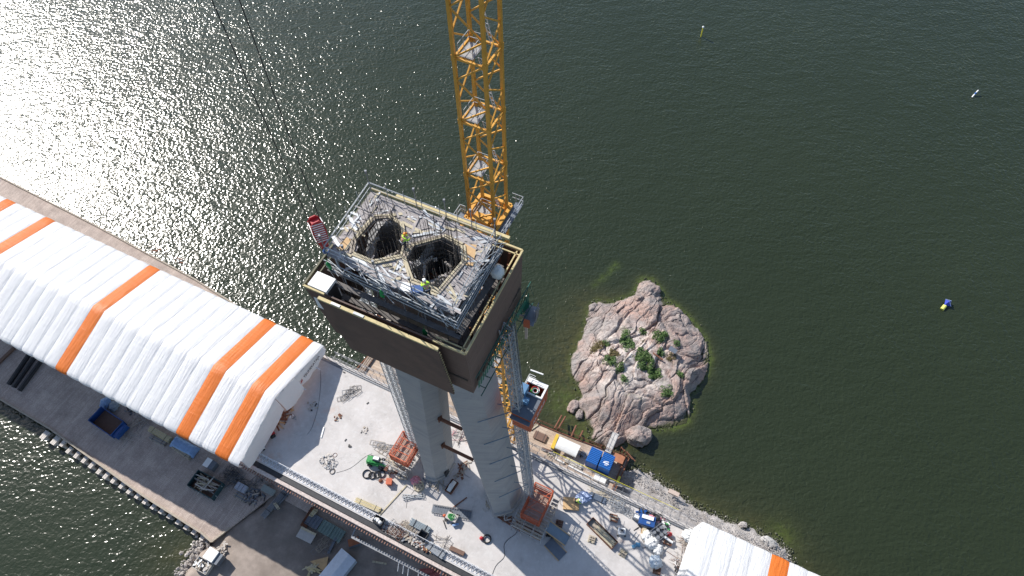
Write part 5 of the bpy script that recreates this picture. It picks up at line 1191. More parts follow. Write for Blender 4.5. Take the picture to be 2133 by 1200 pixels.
for k in range(7): m.box(-.6, -1.4 + k * .4, .2 + k * .25, .6, -1.1 + k * .4, .25 + k * .25)
m.build('treads', greymetal, st_); m = M(); m.bar((-.65, -1.5, .1), (-.65, 1.4, 2.0), .08, .2); m.bar((.65, -1.5, .1), (.65, 1.4, 2.0), .08, .2); m.build('stringers', dark, st_)
c, L, a = lie((1142, 1128), (1172, 1160), D); m = M(); m.box(-L / 2, -.8, 0, L / 2, .8, .1); m.bar((-L / 2, -.8, .1), (L / 2, -.8, .1), .1, .1, 1); m.bar((-L / 2, .8, .1), (L / 2, .8, .1), .1, .1, 1)
single('formwork_sheet', m, [greymetal, plyo], 'dark formwork panel lying below the hoist ramp', 'panel', c, a)
heap('black_fittings', 1147, 1115, D, .8, .5, .5, 22, 'black fittings heaped beside the hoist ramp', [black, dark], 'fittings', s1=.5)
for x, y, r_, l_ in ((1165, 1091, .2, 'brown pallet in the hoist shadow right of the cage'), (1233, 1124, .1, 'small pallet with brick blocks in the sun left of the long tray'), (1298, 1153, -.1, 'small pallet with brick blocks below the long tray end'), (1368, 1189, .15, 'brown pallet at the bottom of the deck below the white bag')):
    pallet(x, y, D, l_, rust if 'brown' in l_ else timber, .5, r_, timber2 if 'brick' in l_ else ply, 'small loaded pallets on the right of the deck')
planks('pallet_stack', (1270, 1078), (1287, 1083), D, 1.0, .4, 5, 'brown pallet stack in the crane shadow on the right', (rust, timber2), layers=3, cat='pallets')
m = M(); c, L, a = lie((1173, 1049), (1206, 1052), D)
for k in range(6): m.box(-L / 2 + rnd(-.04, .04), -.85, .06 * k + .06, L / 2 + rnd(-.04, .04), .85, .06 * k + .115)
m.box(-L / 2 + .1, -.8, 0, L / 2 - .1, .8, .06, 1); single('plywood_stack', m, [plyo, dark], 'stack of orange brown plywood sheets in front of the crouching worker', 'plywood', c, a)
m = M(); m.blob((0, 0, .3), (1.1, .75, .4), 7, .45, 2.2, 14, zmin=0); single('blue_tarpaulin', m, mat('blue_white_tarp', (.35, .42, .60), .5, 0, .3, 4, .05, 3), 'crumpled pale blue tarpaulin beside the crouching worker', 'tarpaulin', at(1215, 1037, D), AB + .6)
pipes('section_bundle', (1228, 1030), (1261, 1045), D, .8, .4, 'bundle of grey steel sections beside the pale blue tarpaulin', mat('blue_grey_sections', (.20, .24, .30), .5, .3), .06)
heap('scaffold_heap', 1285, 1054, D, 1.8, .7, .5, 22, 'grey scaffold frames lying below the far railing on the right', [gsteel, steel], 'scaffold parts', 'frames', .6, 1.1)
heap('long_sticks', 1262, 1035, D, 3.2, .35, .1, 26, 'light sticks scattered along the far railing', [timber, timber2], 'sticks', 'tubes', .4, 1.2)
r_, L, a, c = tray('timber_tray', (1228, 1086), (1280, 1138), D, 1.35, .55, 'long wooden tray of planks lying in the lattice shadow', rust, 'tray', ribs=False, fl=timber2)
m = M()
for k in range(9): m.cbox(L * .12 + rnd(-.2, .2), -.5 + k * .11, .3 + rnd(0, .3), L * .7, .1, .06, rnd(-.03, .03))
single('plank_load', m, timber, 'loose fresh planks filling the lower end of the long tray', 'planks', c, a)
m = M(); m.box(-.5, -.4, .1, .5, .4, .8); m.box(-.3, -.25, .8, .3, .25, .95, 1); m.box(-.15, -.1, .95, .15, .1, 1.0, 2)
for x, y in ((-.5, -.5), (.5, -.5), (-.5, .5), (.5, .5)): m.tube((x, y, .02), (x, y, .12), .13, 8, 2)
m.bar((.2, .4, .7), (.4, 1.3, .9), .06, None, 1); m.bar((-.2, .4, .7), (-.1, 1.3, 1.0), .06, None, 1); single('white_trowel_machine', m, [white, gsteel, dark], 'white wheeled machine with two handles standing on the deck', 'machine', at(1294, 1109, D), AB + .4)
for i, (p1, p2) in enumerate((((1314, 1130), (1328, 1110)),)):
    c, L, a = lie(p1, p2, D); m = M(); m.bar((-L / 2, -.25, .05), (L / 2, -.25, .05), .06); m.bar((-L / 2, .25, .05), (L / 2, .25, .05), .06); [m.bar((-L / 2 + (k + .5) * L / 6, -.25, .05), (-L / 2 + (k + .5) * L / 6, .25, .05), .04) for k in range(6)]
    single('ladder', m, steel, 'short light ladder lying in the lattice shadow', 'ladder', c, a)
cp = thing('blue_compressor', 'blue compressor with white lid near the far railing', 'compressor', at(1346, 1088, D), AB + .15)
m = M(); m.box(-1.1, -.7, .25, 1.1, .7, 1.1); m.build('body', bluep, cp); m = M(); m.box(-.8, .1, 1.1, .8, .6, 1.28); m.build('lid', white, cp); m = M(); m.box(-.9, -.75, .2, .9, -.71, .6); m.cbox(.2, -.3, 1.14, .5, .3, .08); m.build('grille', steel, cp)
for x in (-.8, .8): m = M(); m.tube((x, -.8, .25), (x, .8, .25), .25, 10); m.build('wheel', black, cp)
heap('blue_crates', 1343, 1070, D, 1.0, .5, .7, 26, 'jumble of blue parts behind the blue compressor', [bluep, bluec, dark], 'blue parts', s1=.8)
heap('dark_heap', 1366, 1080, D, 1.1, .7, .7, 30, 'jumble of black and pink bags right of the blue compressor', [black, pinkbag, black, debrism], 'bags', 'lumps', .4, .9)
heap('green_red_heap', 1384, 1094, D, .8, .6, .6, 26, 'jumble of green and red site parts beside the railing', [greenp, redp, dark, white], 'site parts', s1=.6)
m = M(); m.blob((0, 0, .35), (.35, .3, .4), 2, .3, 1, 8, zmin=0); single('red_sack', m, redp, 'small red sack right of the steel crate', 'sack', at(1394, 1114, D))
ck = thing('steel_crate', 'grey steel crate of round drums in the middle of the right clutter', 'crate', at(1372, 1112, D), AB + R(60))
m = M(); [m.bar((x, y, 0), (x, y, 1.1), .08) for x in (-1, 1) for y in (-.8, .8)]; [m.bar((-1, y, z), (1, y, z), .07) for y in (-.8, .8) for z in (.1, 1.1)]; [m.bar((x, -.8, z), (x, .8, z), .07) for x in (-1, 0, 1) for z in (.1, 1.1)]; m.build('frame', gsteel, ck)
for x in (-.62, 0, .62):
    for y in (-.4, .4): m = M(); m.tube((x, y, .1), (x, y, .95), .26, 10); m.build('drum', gsteel, ck)
r_, L, a, c = tray('wooden_crate', (1383, 1126), (1399, 1132), D, .9, .5, 'open wooden crate with a white roll right of the steel crate', rust, 'crate', ribs=False, fl=timber2)
m = M(); m.tube((-.7, .3, .7), (.6, 0, .5), .18, 8); single('white_roll', m, white, 'white roll leaning over the open wooden crate', 'roll', c, a)
for i, (x, y, r_, h, l_) in enumerate(((1347, 1118, .75, .8, 'white crumpled sack at the top of the three joined sacks'), (1357, 1132, .85, .9, 'white crumpled sack in the middle of the three joined sacks'), (1370, 1146, .7, .7, 'white crumpled sack at the bottom of the three joined sacks'))):
    bag(x, y, D, r_, l_, h=h, seed=i + 3, loops=False, group='joined white sacks')
bag(1364, 1172, D, .85, 'single pale big bag with loops at the bottom right of the deck', mat('pale_bag', (.55, .62, .68), .6), 1.15, 9)
bag(1434, 1118, D, .9, 'white big bag standing against the end of the right tent', h=1.0, seed=12)
heap('pipe_tangle', 1422, 1150, D, .8, 2.6, .35, 46, 'long tangle of pale sticks and pipes left of the right tent', [debrism, timber2, rust], 'sticks', 'tubes', .4, 1.4)
coil(1413, 1174, D, .5, 'pale ring with red centre at the lower end of the stick tangle', white, 2); 
heap('dark_heap', 1418, 1186, D, .9, .6, .4, 22, 'black hose heap at the corner of the right tent', [black, dark], 'hoses', s1=.6)
cable([(1330, 1100), (1320, 1105), (1334, 1098), (1336, 1120), (1345, 1138), (1338, 1142)], D, 'black hose looping left of the white sacks', .04)
m = M(); m.cbox(0, 0, .3, .6, .5, .5, .3); m.cbox(-.35, -.3, .1, .7, .4, .2, .8); single('blue_pump', m, mat('pump_blue', (.08, .22, .36), .4), 'small blue pump in the lattice shadow left of the white sacks', 'pump', at(1328, 1136, D), AB)
m = M(); m.box(-.6, -.3, 0, .6, .3, .5); m.box(-.5, -.25, .5, .5, .25, .56, 1); single('tool_chest', m, [plyo, timber], 'small orange brown chest left of the steel crate', 'chest', at(1341, 1106, D), 1.2)
heap('board_heap', 1355, 1105, D, .5, .4, .3, 12, 'small grey parts between the chest and steel crate', [gsteel, white], 'parts', s1=.4)
m = M(); m.box(-.5, -.35, 0, .5, .35, .9); m.box(-.35, -.2, .9, .3, .2, .96, 1); m.tube((.5, -.3, .05), (1.0, -.3, .9), .04, 5); single('grey_generator', m, [gsteel, white], 'small grey generator left of the blue compressor', 'generator', at(1325, 1080, D), AB)
# pink rebar stock beyond the gap between the legs
heap('rebar_stock', 962, 908, D, 2.2, .9, .3, 26, 'pinkish reinforcement bars lying behind the gap between the legs', [mat('pink_primer', (.5, .22, .25), .8), rebarm, debrism], 'rebar', 'tubes', .6, 1.5, AB + .3)
# red lift truck and white car-like machine half under the tent edge
rl = thing('red_lift_truck', 'red and green lift truck under the near corner of the long tent', 'lift truck', at(552, 912, D), AB + R(62))
m = M(); m.box(-1.6, -.6, .5, 1.6, .6, 1.2); m.box(-.4, -.5, 1.2, 1.1, .5, 1.5); m.build('body', redp, rl); m = M(); m.bar((-2.6, 0, 1.3), (-.3, 0, 1.5), .25); m.bar((-3.4, 0, .9), (-2.4, 0, 1.4), .12); m.build('boom', gsteel, rl)
m = M(); m.cbox(-1.2, -.75, .6, .9, .2, .5); m.cbox(1.0, .75, .6, .9, .2, .5); m.cbox(-1.0, 0, 1.35, .5, .8, .3); m.build('fender', greenp, rl)
for x in (-1.1, 1.1):
    for y in (-.7, .7): m = M(); m.tube((x, y - .13, .4), (x, y + .13, .4), .4, 12); m.build('wheel', black, rl)
wq = thing('white_cart', 'small white cart with dark window under the near corner of the tent', 'cart', at(541, 938, D), AB + R(70)); m = M(); m.box(-.8, -.45, .2, .8, .45, .9); m.build('body', white, wq); m = M(); m.cbox(.1, 0, .93, .7, .5, .06); m.build('window', dark, wq)
for x in (-.5, .5): m = M(); m.tube((x, -.5, .2), (x, .5, .2), .2, 8); m.build('wheel', black, wq)
heap('board_heap', 592, 868, D, .6, 2.0, .4, 24, 'brown boards leaning inside the open end of the tent', [rust, plyo, timber2], 'boards', s0=.5, s1=1.8, rz=AB + R(0))
# ------------------------------------------------------------------ on the pier beside the islet
J = ZJ
for i, (px, lab) in enumerate(((1238, 'left one of the two blue ribbed containers at the pier end'), (1264, 'right one of the two blue ribbed containers, with white lettering mark on its roof'))):
    u_, n_ = un(px, 950 if i == 0 else 961, J + 2.5); root = thing('blue_container', lab, 'container', P(u_, n_ , J), AB, 'blue containers on the pier'); m = M()
    m.box(-.98, -1.35, .1, .98, 1.35, 2.5)
    for k in range(9): y = -1.25 + k * .3; m.box(-1.0, y, 2.5, 1.0, y + .14, 2.62); m.box(-1.02, y, .15, -.98, y + .14, 2.45); m.box(.98, y, .15, 1.02, y + .14, 2.45)
    m.build('body', bluec, root)
    if i == 1: m = M(); m.box(-.5, -.5, 2.62, .5, -.35, 2.64); m.cbox(0, -.15, 2.635, .8, .12, .03, .25); m.cbox(.1, -.7, 2.635, .5, .1, .03, .2); m.build('roof_marking', white, root)
    m = M(); m.box(-.9, -1.37, .15, .9, -1.351, 2.4); m.bar((0, -1.38, .2), (0, -1.38, 2.4), .04); m.build('door', bluec, root)
wt = thing('white_canopy', 'white arched canopy with a yellow end standing on the pier', 'canopy', P(*un(1183, 928, J + 1.8), J), AB - R(0)); m = M(); K = 8
for i in range(K): a0, a1 = math.pi * i / K, math.pi * (i + 1) / K; m.add([(-1.95, -1.15 * math.cos(a0), 1.1 + .4 * math.sin(a0)), (1.95, -1.15 * math.cos(a0), 1.1 + .4 * math.sin(a0)), (1.95, -1.15 * math.cos(a1), 1.1 + .4 * math.sin(a1)), (-1.95, -1.15 * math.cos(a1), 1.1 + .4 * math.sin(a1))], [(0, 1, 2, 3)])
m.build('cover', tarpw, wt, smooth=True); m = M(); [m.bar((x, y, 0), (x, y, .95), .07) for x in (-1.8, 0, 1.8) for y in (-1.1, 1.1)]; m.build('posts', steel, wt)
m = M(); m.cbox(-2.35, 0, 1.0, .5, 2.7, .12, .08); m.cbox(-2.6, .1, .5, .15, 2.5, .9, .05); m.build('yellow_end_panel', mat('yellow_panel', (.62, .42, .04), .6), wt)
planks('brown_plate_stack', (1113, 905), (1138, 916), J, 1.6, .3, 1, 'dark brown plate stack on the upper part of the pier', (ply,), layers=3, cat='plates')
planks('timber_stack', (1178, 958), (1212, 975), J, .9, .4, 5, 'pale timber stack on the pier below the white canopy', (timber, debrism), layers=2)
planks('timber_stack', (1155, 955), (1175, 966), J, .4, .3, 3, 'white beams lying along the pier near the deck railing', (debrism, white), layers=1)
planks('timber_stack', (1185, 970), (1238, 998), J, .35, .25, 2, 'long white beam along the pier beside the deck edge', (white, debrism), layers=1)
planks('timber_stack', (1105, 892), (1122, 880), J, .9, .15, 5, 'thin loose sticks on the pier above the brown plates', (timber, timber2), layers=1, messy=.5)
m = M(); m.box(-1.1, -.6, 0, 1.1, .6, .5); m.box(-1.0, -.5, .5, 1.0, .5, .54, 1); single('white_block', m, [debrism, white], 'white wrapped block on the pier between deck and containers', 'block', P(*un(1250, 997, J + .5), J), AB)
rp = thing('rusty_landing', 'rusty steel landing plate beside the right blue container', 'landing', P(*un(1289, 955, J + .8), J), AB); m = M(); m.box(-.9, -.7, .75, .9, .7, .85); m.build('plate', mat('orange_rust', (.36, .15, .08), .85, 0, .25, 2), rp); m = M(); [m.tube((x, y, -1), (x, y, .75), .1, 6) for x in (-.8, .8) for y in (-.6, .6)]; m.bar((.95, -5.5, .3), (.95, 1.2, .3), .25); m.build('beams', rust, rp)
c, L, a = lie((1285, 1008), (1291, 993), J + .3); m = M(); m.box(-L / 2, -.2, 0, L / 2, .2, .2); single('yellow_beam', m, yb, 'short yellow beam on the lower end of the pier', 'beam', c, a)
planks('timber_stack', (1128, 935), (1150, 943), J, .5, .3, 3, 'dark beams lying under the far deck railing', (dark, rust), layers=2)
heap('board_heap', 1215, 948, J, .9, .5, .5, 24, 'grey stones and boards between the canopy and left blue container', [gsteel, debrism, dark], 'boards', s1=.6)
heap('board_heap', 1150, 945, J, 1.2, .6, .3, 22, 'loose planks at the lower left corner of the canopy', [timber, timber2, dark], 'boards', s1=1.2)
# grey footbridge from the pier to the islet
a_, b_ = at(1268, 938, 3.3), at(1284, 900, 4.0); o_ = (a_ + b_) / 2; gb = thing('footbridge', 'narrow grey footbridge leading from the pier up to the islet', 'footbridge', (o_.x, o_.y, 3.3), math.atan2(b_.y - a_.y, b_.x - a_.x)); L = (b_ - a_).length
m = M(); m.box(-L / 2 - .4, -.55, 0, L / 2, .55, .12); m.build('walkway', mat('pale_walkway', (.48, .46, .44), .7), gb); m = M()
for y in (-.55, .55):
    for z in (.5, 1.0): m.tube((-L / 2, y, z), (L / 2, y, z), .03, 4)
    for k in range(4): m.tube((-L / 2 + k * L / 3, y, 0), (-L / 2 + k * L / 3, y, 1), .03, 4)
m.build('handrail', gsteel, gb)
# lower rubble timber slipway seen left of the left mast
planks('timber_ramp', (752, 775), (775, 742), J + .2, 1.2, .15, 6, 'brown timber ramp at the corner of the pier by the left mast', (ply, timber2), layers=1)
# ------------------------------------------------------------------ on the near jetty, mostly in the tent's shade
r_, L, a, c = tray('blue_skip', (206, 868), (252, 899), J, 3.0, 1.5, 'dark blue open skip with brown floor standing empty on the jetty', bluep, 'skip', fl=ply)
m = M(); m.box(L / 2, -1.3, .1, L / 2 + .9, 1.3, 1.2); m.box(L / 2 + .2, -.8, 1.2, L / 2 + .7, .8, 1.3); m.build('end_box', bluep, r_)
r_, L, a, c = tray('timber_skip', (408, 1000), (458, 1027), J, 2.9, 1.4, 'dark green open skip full of waste timber on the jetty', mat('skip_green', (.02, .06, .07), .5), 'skip', fl=ply)
m = M()
for k in range(34): m.cbox(rnd(-L * .3, L * .35), rnd(-.9, .9), rnd(.4, 1.4), rnd(1.2, 3.2), rnd(.08, .2), .07, rnd(-.35, .35) + (1.57 if k % 5 == 0 else 0), k % 3)
single('waste_timber', m, [timber, timber2, debrism], 'waste timber and a broken frame piled in the dark green skip', 'waste wood', c, a)
planks('timber_stack', (315, 895), (358, 920), J, 1.0, .9, 6, 'long stack of fresh timber under the tent edge on the jetty', (timber, ptimber), layers=4)
planks('timber_stack', (316, 912), (347, 927), J, .9, .6, 5, 'short grey plank stack below the fresh timber on the jetty', (timber2, gsteel), layers=3)
planks('timber_stack', (362, 930), (398, 955), J, .9, .6, 5, 'light timber sticking out below the blue tarpaulin on the jetty', (timber, timber2), layers=3)
c, L, a = lie((362, 920), (410, 945), J); m = M(); 
K_ = 16
for i in range(K_ + 1):
    for j in range(9):
        x = -L / 2 + L * i / K_; y = -.95 + 1.9 * j / 8; z_ = (1.05 if 0 < i < K_ and 0 < j < 8 else .25) + .1 * noise.noise(Vector((x * 1.5, y * 2, 3))) - .12 * abs(y)
        m.v.append((x * (1.04 if i in (0, K_) else 1), y * (1.06 if j in (0, 8) else 1), z_))
for i in range(K_):
    for j in range(8): m.f.append((i * 9 + j, (i + 1) * 9 + j, (i + 1) * 9 + j + 1, i * 9 + j + 1)); m.m.append(0)
single('blue_tarpaulin', m, btarp, 'pale blue tarpaulin covering a long stack on the jetty under the tent edge', 'tarpaulin', c, a, smooth=True)
m = M(); m.box(-.95, -.7, .15, .95, .7, 1.3); m.box(-1.0, -.75, 1.3, .05, .75, 1.36, 1); m.box(.05, -.75, 1.3, 1.0, .75, 1.34, 0); m.box(-.9, -.6, 0, .9, .6, .15, 0); single('grey_chest', m, [greymetal, white], 'grey site chest with pale lid on the jetty below the tent corner', 'chest', at(440, 969, J + .6).xy.to_3d() + Vector((0, 0, J)), AB)
bag(222, 842, J, 1.0, 'pale blue wrapped bag left of a twin at the tent edge on the jetty', btarp, 1.0, 5, False); bag(240, 848, J, .9, 'greyish round bag right of the pale blue one on the jetty', mat('grey_bag', (.28, .32, .36), .6), 1.0, 8, False)
for i, (p1, p2) in enumerate((((20, 802), (62, 740)), ((30, 808), (74, 745)), ((42, 815), (88, 752)))):
    c, L, a = lie(p1, p2, J); m = M(); m.box(-L / 2, -.35, 0, L / 2, .35, .5); m.box(-L / 2, -.12, .5, L / 2, .12, .6)
    single('steel_girder', m, dark, ('black steel girder lying on the jetty, leftmost of three', 'black steel girder lying on the jetty, middle of three', 'black steel girder lying on the jetty, rightmost of three')[i], 'girder', c, a, 'black girders on the jetty')
c, L, a = lie((-20, 775), (45, 712), J); m = M(); m.box(-L / 2, -.3, 0, L / 2, .3, .4); single('steel_girder', m, ply, 'brown girder crossing the left picture edge on the jetty', 'girder', c, a)
heap('rod_pile', 288, 885, J, 3.2, 1.6, .3, 60, 'fan of thin pale rods scattered on the jetty under the tent edge', [timber2, debrism, gsteel], 'rods', 'tubes', .6, 1.8, R(60))
heap('grey_parts', 270, 857, J, 1.4, .7, .4, 22, 'dark grey fittings above the fan of pale rods', [gsteel, greymetal, dark], 'fittings', s1=.8)
for i, (x, y, rx, ry, kd_, l_) in enumerate(((487, 990, 1.6, 1.1, 'frames', 'grey scaffold frames stacked right of the grey chest'), (512, 1005, 1.8, .6, 'tubes', 'bundle of dark tubes under the deck edge, left'), (532, 1030, 2.0, .9, 'mix', 'dark jumble of boards under the deck edge right of the pallets'),
                                             (548, 1003, 2.0, .8, 'tubes', 'dark pipes close under the deck edge by the tent corner'), (520, 1040, 1.4, .6, 'mix', 'grey boards below the two grey pallets'), (480, 1005, 1.2, .6, 'tubes', 'loose tubes right of the dark green skip'))):
    heap('scaffold_heap', x, y, J, rx, ry, .5, 34, l_, [gsteel, greymetal, timber2, dark], 'scaffold parts', kd_, .5, 1.3)
m = M(); [m.box(-1.0 + k * .68, -.6, .0, -.4 + k * .68, .6, .8 + .04 * (k % 2)) for k in range(3)]; single('grey_bins', m, mat('pale_grey', (.34, .36, .42), .6), 'three pale grey bins in a row on the jetty right of the skip', 'bins', at(505, 1018, J), AB)
planks('crossed_boards', (490, 1030), (512, 1042), J, 1.0, .3, 4, 'greenish pallet with yellow sticks below the grey bins', (gsteel, timber2), layers=2)
m = M(); m.box(-1.2, -.5, .2, 1.2, .5, .7); single('grey_container_box', m, mat('green_grey', (.24, .27, .26), .7), 'green grey box under the deck edge in the jumble', 'box', at(561, 1023, J), AB)
for i, (p1, p2, w_, l_) in enumerate((((548, 1078), (600, 1018), 1.0, 'stack of long grey girders lying across the ground under the deck, left'), ((572, 1060), (602, 1025), .7, 'dark girders right beside the long grey girders'))):
    pipes('girder_stack', p1, p2, J, w_, .5, l_, gsteel if i == 0 else greymetal, .12, 'girders')
planks('crossed_boards', (572, 1048), (582, 1062), J + .55, .5, .1, 2, 'two light boards lying on top of the long grey girders', (timber,), layers=1)
pipes('girder_stack', (632, 1098), (655, 1060), J, 1.2, .4, 'brown steel bars lying on the ground under the deck middle', rust, .08, 'girders')
planks('timber_stack', (648, 1078), (660, 1062), J, .7, .5, 4, 'yellow timber stack in shade under the deck', (ptimber, timber), layers=2)
c, L, a = lie((640, 1078), (700, 1112), J)
for k, (off_, ll, lab) in enumerate(((-1.5, 2.4, 'grey pale formwork panel on the ground under the deck, upper one'), (1.0, 2.2, 'greenish formwork panel on the ground under the deck, middle one'), (3.2, 1.9, 'smaller greenish formwork panel on the ground under the deck, lower one'))):
    m = M(); m.box(-ll / 2, -1.0, 0, ll / 2, 1.0, .3); [m.box(-ll / 2 + j * ll / 4, -1.0, .3, -ll / 2 + j * ll / 4 + .06, 1.0, .36) for j in range(5)]
    single('formwork_table', m, [greymetal, mat('green_panel', (.16, .22, .20), .7), mat('green_panel', (.16, .22, .20), .7)][k], lab, 'panel', c + Vector((math.cos(a), math.sin(a), 0)) * off_, a)
m = M(); m.box(-1.4, -.85, .6, 1.4, .85, .72); [m.box(x - .06, y - .06, 0, x + .06, y + .06, .6, 1) for x in (-1.3, 1.3) for y in (-.75, .75)]; m.box(-1.42, .5, .72, 1.42, .87, .76, 2)
single('work_table', m, [mat('pale_board', (.44, .42, .40), .7), dark, timber], 'pale table with yellow edge standing on the ground below the deck', 'table', at(640, 1117, J), AB + R(2))
for i, (x, y, l_) in enumerate(((672, 1138, 'open timber scaffold leaning on the ground right of the pale table'),)):
    heap('loose_scaffold', x, y, J, 1.2, .9, .3, 8, l_, [timber2, gsteel], 'frame', 'frames', .8, 1.3, AB + R(70))
planks('long_board', (684, 1155), (700, 1122), J, .5, .3, 1, 'dark grey beam standing across the ground below the deck', (greymetal,), layers=1)
planks('long_board', (702, 1133), (717, 1115), J, .25, .2, 1, 'short light beam right of the dark grey one', (timber2,), layers=1)
m = M(); m.box(-1.0, -.7, 0, 1.0, .7, .9); m.box(-.9, -.6, .9, .9, .6, .94, 1); single('orange_crate', m, [greymetal, mat('dull_orange', (.30, .10, .04), .7, 0, .3)], 'dull orange topped crate on the ground below the deck', 'crate', at(739, 1131, J), AB + R(45))
bs = thing('site_box', 'white gabled site box standing in the deck shadow at the bottom', 'site box', at(704, 1192, J), AB + R(80)); bl, bw = 2.9, 1.45
m = M(); m.add([(-bl, -bw, 0), (bl, -bw, 0), (bl, bw, 0), (-bl, bw, 0), (-bl, -bw, 1.6), (bl, -bw, 1.6), (bl, bw, 1.6), (-bl, bw, 1.6), (-bl, -.2, 2.0), (bl, -.2, 2.0)], [(0, 1, 5, 4), (2, 3, 7, 6), (1, 2, 6, 9, 5), (3, 0, 4, 8, 7)]); m.build('walls', mat('blue_grey_wall', (.3, .36, .45), .6), bs)
m = M(); m.add([(-bl - .05, -bw - .1, 1.6), (bl + .05, -bw - .1, 1.6), (bl + .05, -.2, 2.04), (-bl - .05, -.2, 2.04), (-bl - .05, bw + .1, 1.6), (bl + .05, bw + .1, 1.6)], [(0, 1, 2, 3), (3, 2, 5, 4)]); m.build('roof', mat('pale_roof', (.55, .60, .68), .5), bs)
heap('timber_cross', 655, 1186, J, 1.3, .8, .4, 14, 'yellow crossed boards left of the white site box', [timber, ptimber], 'boards', s0=1.0, s1=2.0)
m = M(); m.add([(-1.6, -.6, .05), (1.6, -.9, .05), (.6, 1.3, .05), (-1.6, -.6, .12), (1.6, -.9, .12), (.6, 1.3, .12)], [(2, 1, 0), (3, 4, 5), (0, 1, 4, 3), (1, 2, 5, 4), (2, 0, 3, 5)]); single('plywood_sheet', m, plyo, 'triangular brown plywood sheet in shade above the yellow crossed boards', 'plywood', at(668, 1172, J), AB)
planks('crossed_boards', (776, 1170), (806, 1175), J, .3, .1, 2, 'thin yellow boards lying alone on the ground under the deck', (timber,), layers=1)
for i, (p1, p2) in enumerate((((875, 1192), (905, 1190)), ((890, 1206), (925, 1192)))):
    c, L, a = lie(p1, p2, J); m = M(); m.box(-L / 2, -.4, 0, L / 2, .4, .5); m.cbox(0, 0, .52, L * .8, .5, .06); single('red_beam', m, mat('dull_red', (.33, .09, .08), .7, 0, .3), ('dull red beam at the bottom edge under the deck, upper one', 'dull red beam at the bottom edge under the deck, lower one')[i], 'beam', c, a)
# hanging access beam below the near deck edge
hb_ = thing('access_beam', 'long grey beam with hanging white rods below the near deck edge', 'beam', P(26, -1.3, 17.0), AB); bo = (26, -1.3, 17.0)
m = M(); m.bar((19, -1.6, 17), (33.5, -1.4, 17), .35, .3); m.bar((19, -1.6, 17), (19.0, 1.5, 18.5), .2); m.bar((33, -1.4, 17), (33, 1.5, 18.5), .2); m.build('beam', gsteel, hb_, bo)
for k, u_ in enumerate((26.8, 27.6, 28.4, 30.0, 30.8, 31.6, 32.4)): m = M(); m.tube((u_, -1.6, 17), (u_ + .3, -2.6, 16.2), .05, 5); m.build('rod', wsteel, hb_, bo)
# on the lit soil at the bottom left
sl_ = thing('white_trailer', 'small white trailer with grey end standing in sun on the shore', 'trailer', at(452, 1163, J), AB + R(-2)); m = M(); m.box(-1.3, -.9, .3, .5, .9, 1.9); m.build('body', white, sl_); m = M(); m.box(.5, -.85, .3, 1.3, .85, 1.6); m.build('grey_end', greymetal, sl_)
for y in (-.8, .8): m = M(); m.tube((0, y - .1, .3), (0, y + .1, .3), .3, 10); m.build('wheel', black, sl_)
r_, L, a, c = tray('debris_skip', (412, 1172), (440, 1188), J - .1, 1.8, .9, 'open skip of white debris at the bottom left shore', mat('pale_skip', (.38, .36, .33), .7), 'skip')
m = M(); [m.cbox(rnd(-1.2, 1.2), rnd(-.6, .6), rnd(.5, 1.0), rnd(.3, 1.3), rnd(.1, .35), .1, rnd(0, 3), k % 3) for k in range(26)]; single('debris_load', m, [white, debrism, timber2], 'white scrap filling the skip at the bottom left shore', 'debris', c, a)
heap('concrete_rubble', 463, 1142, J, .9, 1.3, .5, 22, 'pile of grey concrete pieces above the white trailer', [debrism, stonem], 'rubble', 's', .4, .9)
m = M(); m.blob((0, 0, .0), (.7, .5, .3), 5, .3, 1, 10); single('boulder', m, gravm, 'grey boulder at the water edge above the tent on the right', 'boulder', at(1548, 1093, .8))
m = M(); m.box(-.9, -.35, 0, .9, .35, .5); single('concrete_block', m, mat('pink_block', (.5, .4, .34), .8), 'pale pink block on the gravel near the water', 'block', at(1403, 1028, 1.75), AB)
# dome of pale plastic beside the right tent
m = M(); m.blob((0, 0, -.1), (1.3, .8, .4), 2, .3, 1, 14, zmin=-.5); single('pale_mound', m, mat('white_sheet', (.40, .39, .38), .8, 0, .2), 'pale sheeted mound at the water edge beside the right tent', 'mound', at(1602, 1128, 1.2), AB, smooth=True)
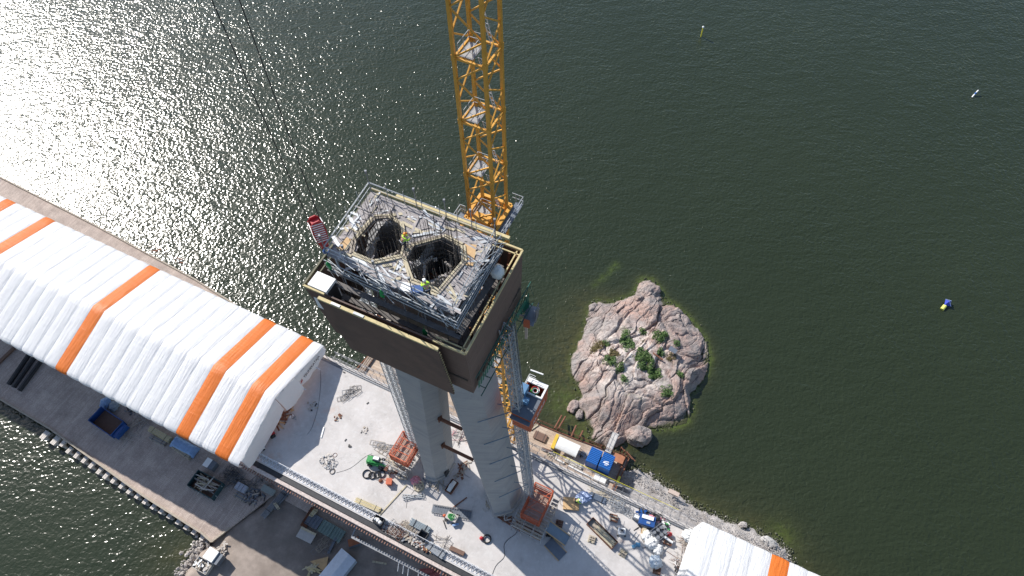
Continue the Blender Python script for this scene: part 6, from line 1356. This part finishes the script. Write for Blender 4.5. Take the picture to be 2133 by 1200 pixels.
# ------------------------------------------------------------------ buoys
by = thing('spar_buoy', 'thin yellow spar buoy with white top standing alone in the water', 'buoy', at(1460, 76, 0)); m = M(); m.tube((0, 0, -1), (0, 0, 2.6), .16, 8); m.build('spar', yb, by); m = M(); m.blob((0, 0, 2.85), (.28, .28, .3), 1, 0, 1, 8); m.build('topmark', white, by)
v_ = at(2038, 188, 1.2) - at(2025, 202, .1); by = thing('spar_buoy', 'leaning white spar buoy with a blue band near the right edge', 'buoy', at(2025, 202, 0)); m = M(); q = v_ * 1.0
m.tube((0, 0, -.1), q * .4, .15, 8); m.tube(q * .65, q, .15, 8); m.build('white_spar', white, by); m = M(); m.tube(q * .4, q * .65, .17, 8); m.build('blue_band', bluec, by)
by = thing('mooring_buoy', 'mooring float of yellow cylinder tied to a blue topped float', 'buoy', at(1965, 642, 0), 0); v_ = at(1973, 633, .5) - at(1965, 642, 0)
m = M(); m.tube((-.45, -.35, .1), (.35, .4, .25), .36, 12); m.build('yellow_float', mat('pale_yellow', (.7, .68, .15), .5), by)
m = M(); m.add([v_ + Vector(p) for p in ((-.7, -.3, 0), (.5, -.6, 0), (.9, .5, .1), (-.1, .9, .2), (.1, .1, .8))], [(0, 1, 4), (1, 2, 4), (2, 3, 4), (3, 0, 4), (3, 2, 1, 0)]); m.build('blue_cone', mat('deep_blue', (.01, .03, .35), .4), by)
m = M(); m.tube((.3, .3, .3), v_, .05, 5); m.bar(v_ + Vector((-.1, .9, .25)), v_ + Vector((.9, .5, .2)), .1); m.bar(v_ + Vector((.1, .1, .82)), v_ + Vector((.5, -.6, .05)), .07); m.build('edge_strips', mat('pale_blue', (.3, .38, .6), .5), by)

heap('quay_clutter', 372, 545, J, 2.4, .7, .5, 26, 'small clutter of boxes on the far jetty edge behind the long tent', [debrism, rust, dark, white], 'clutter', s1=1.0)
heap('quay_clutter', 330, 522, J, 2.6, .6, .5, 20, 'second clutter of boards farther left on the far jetty edge', [timber2, rust, dark], 'clutter', s1=1.2)
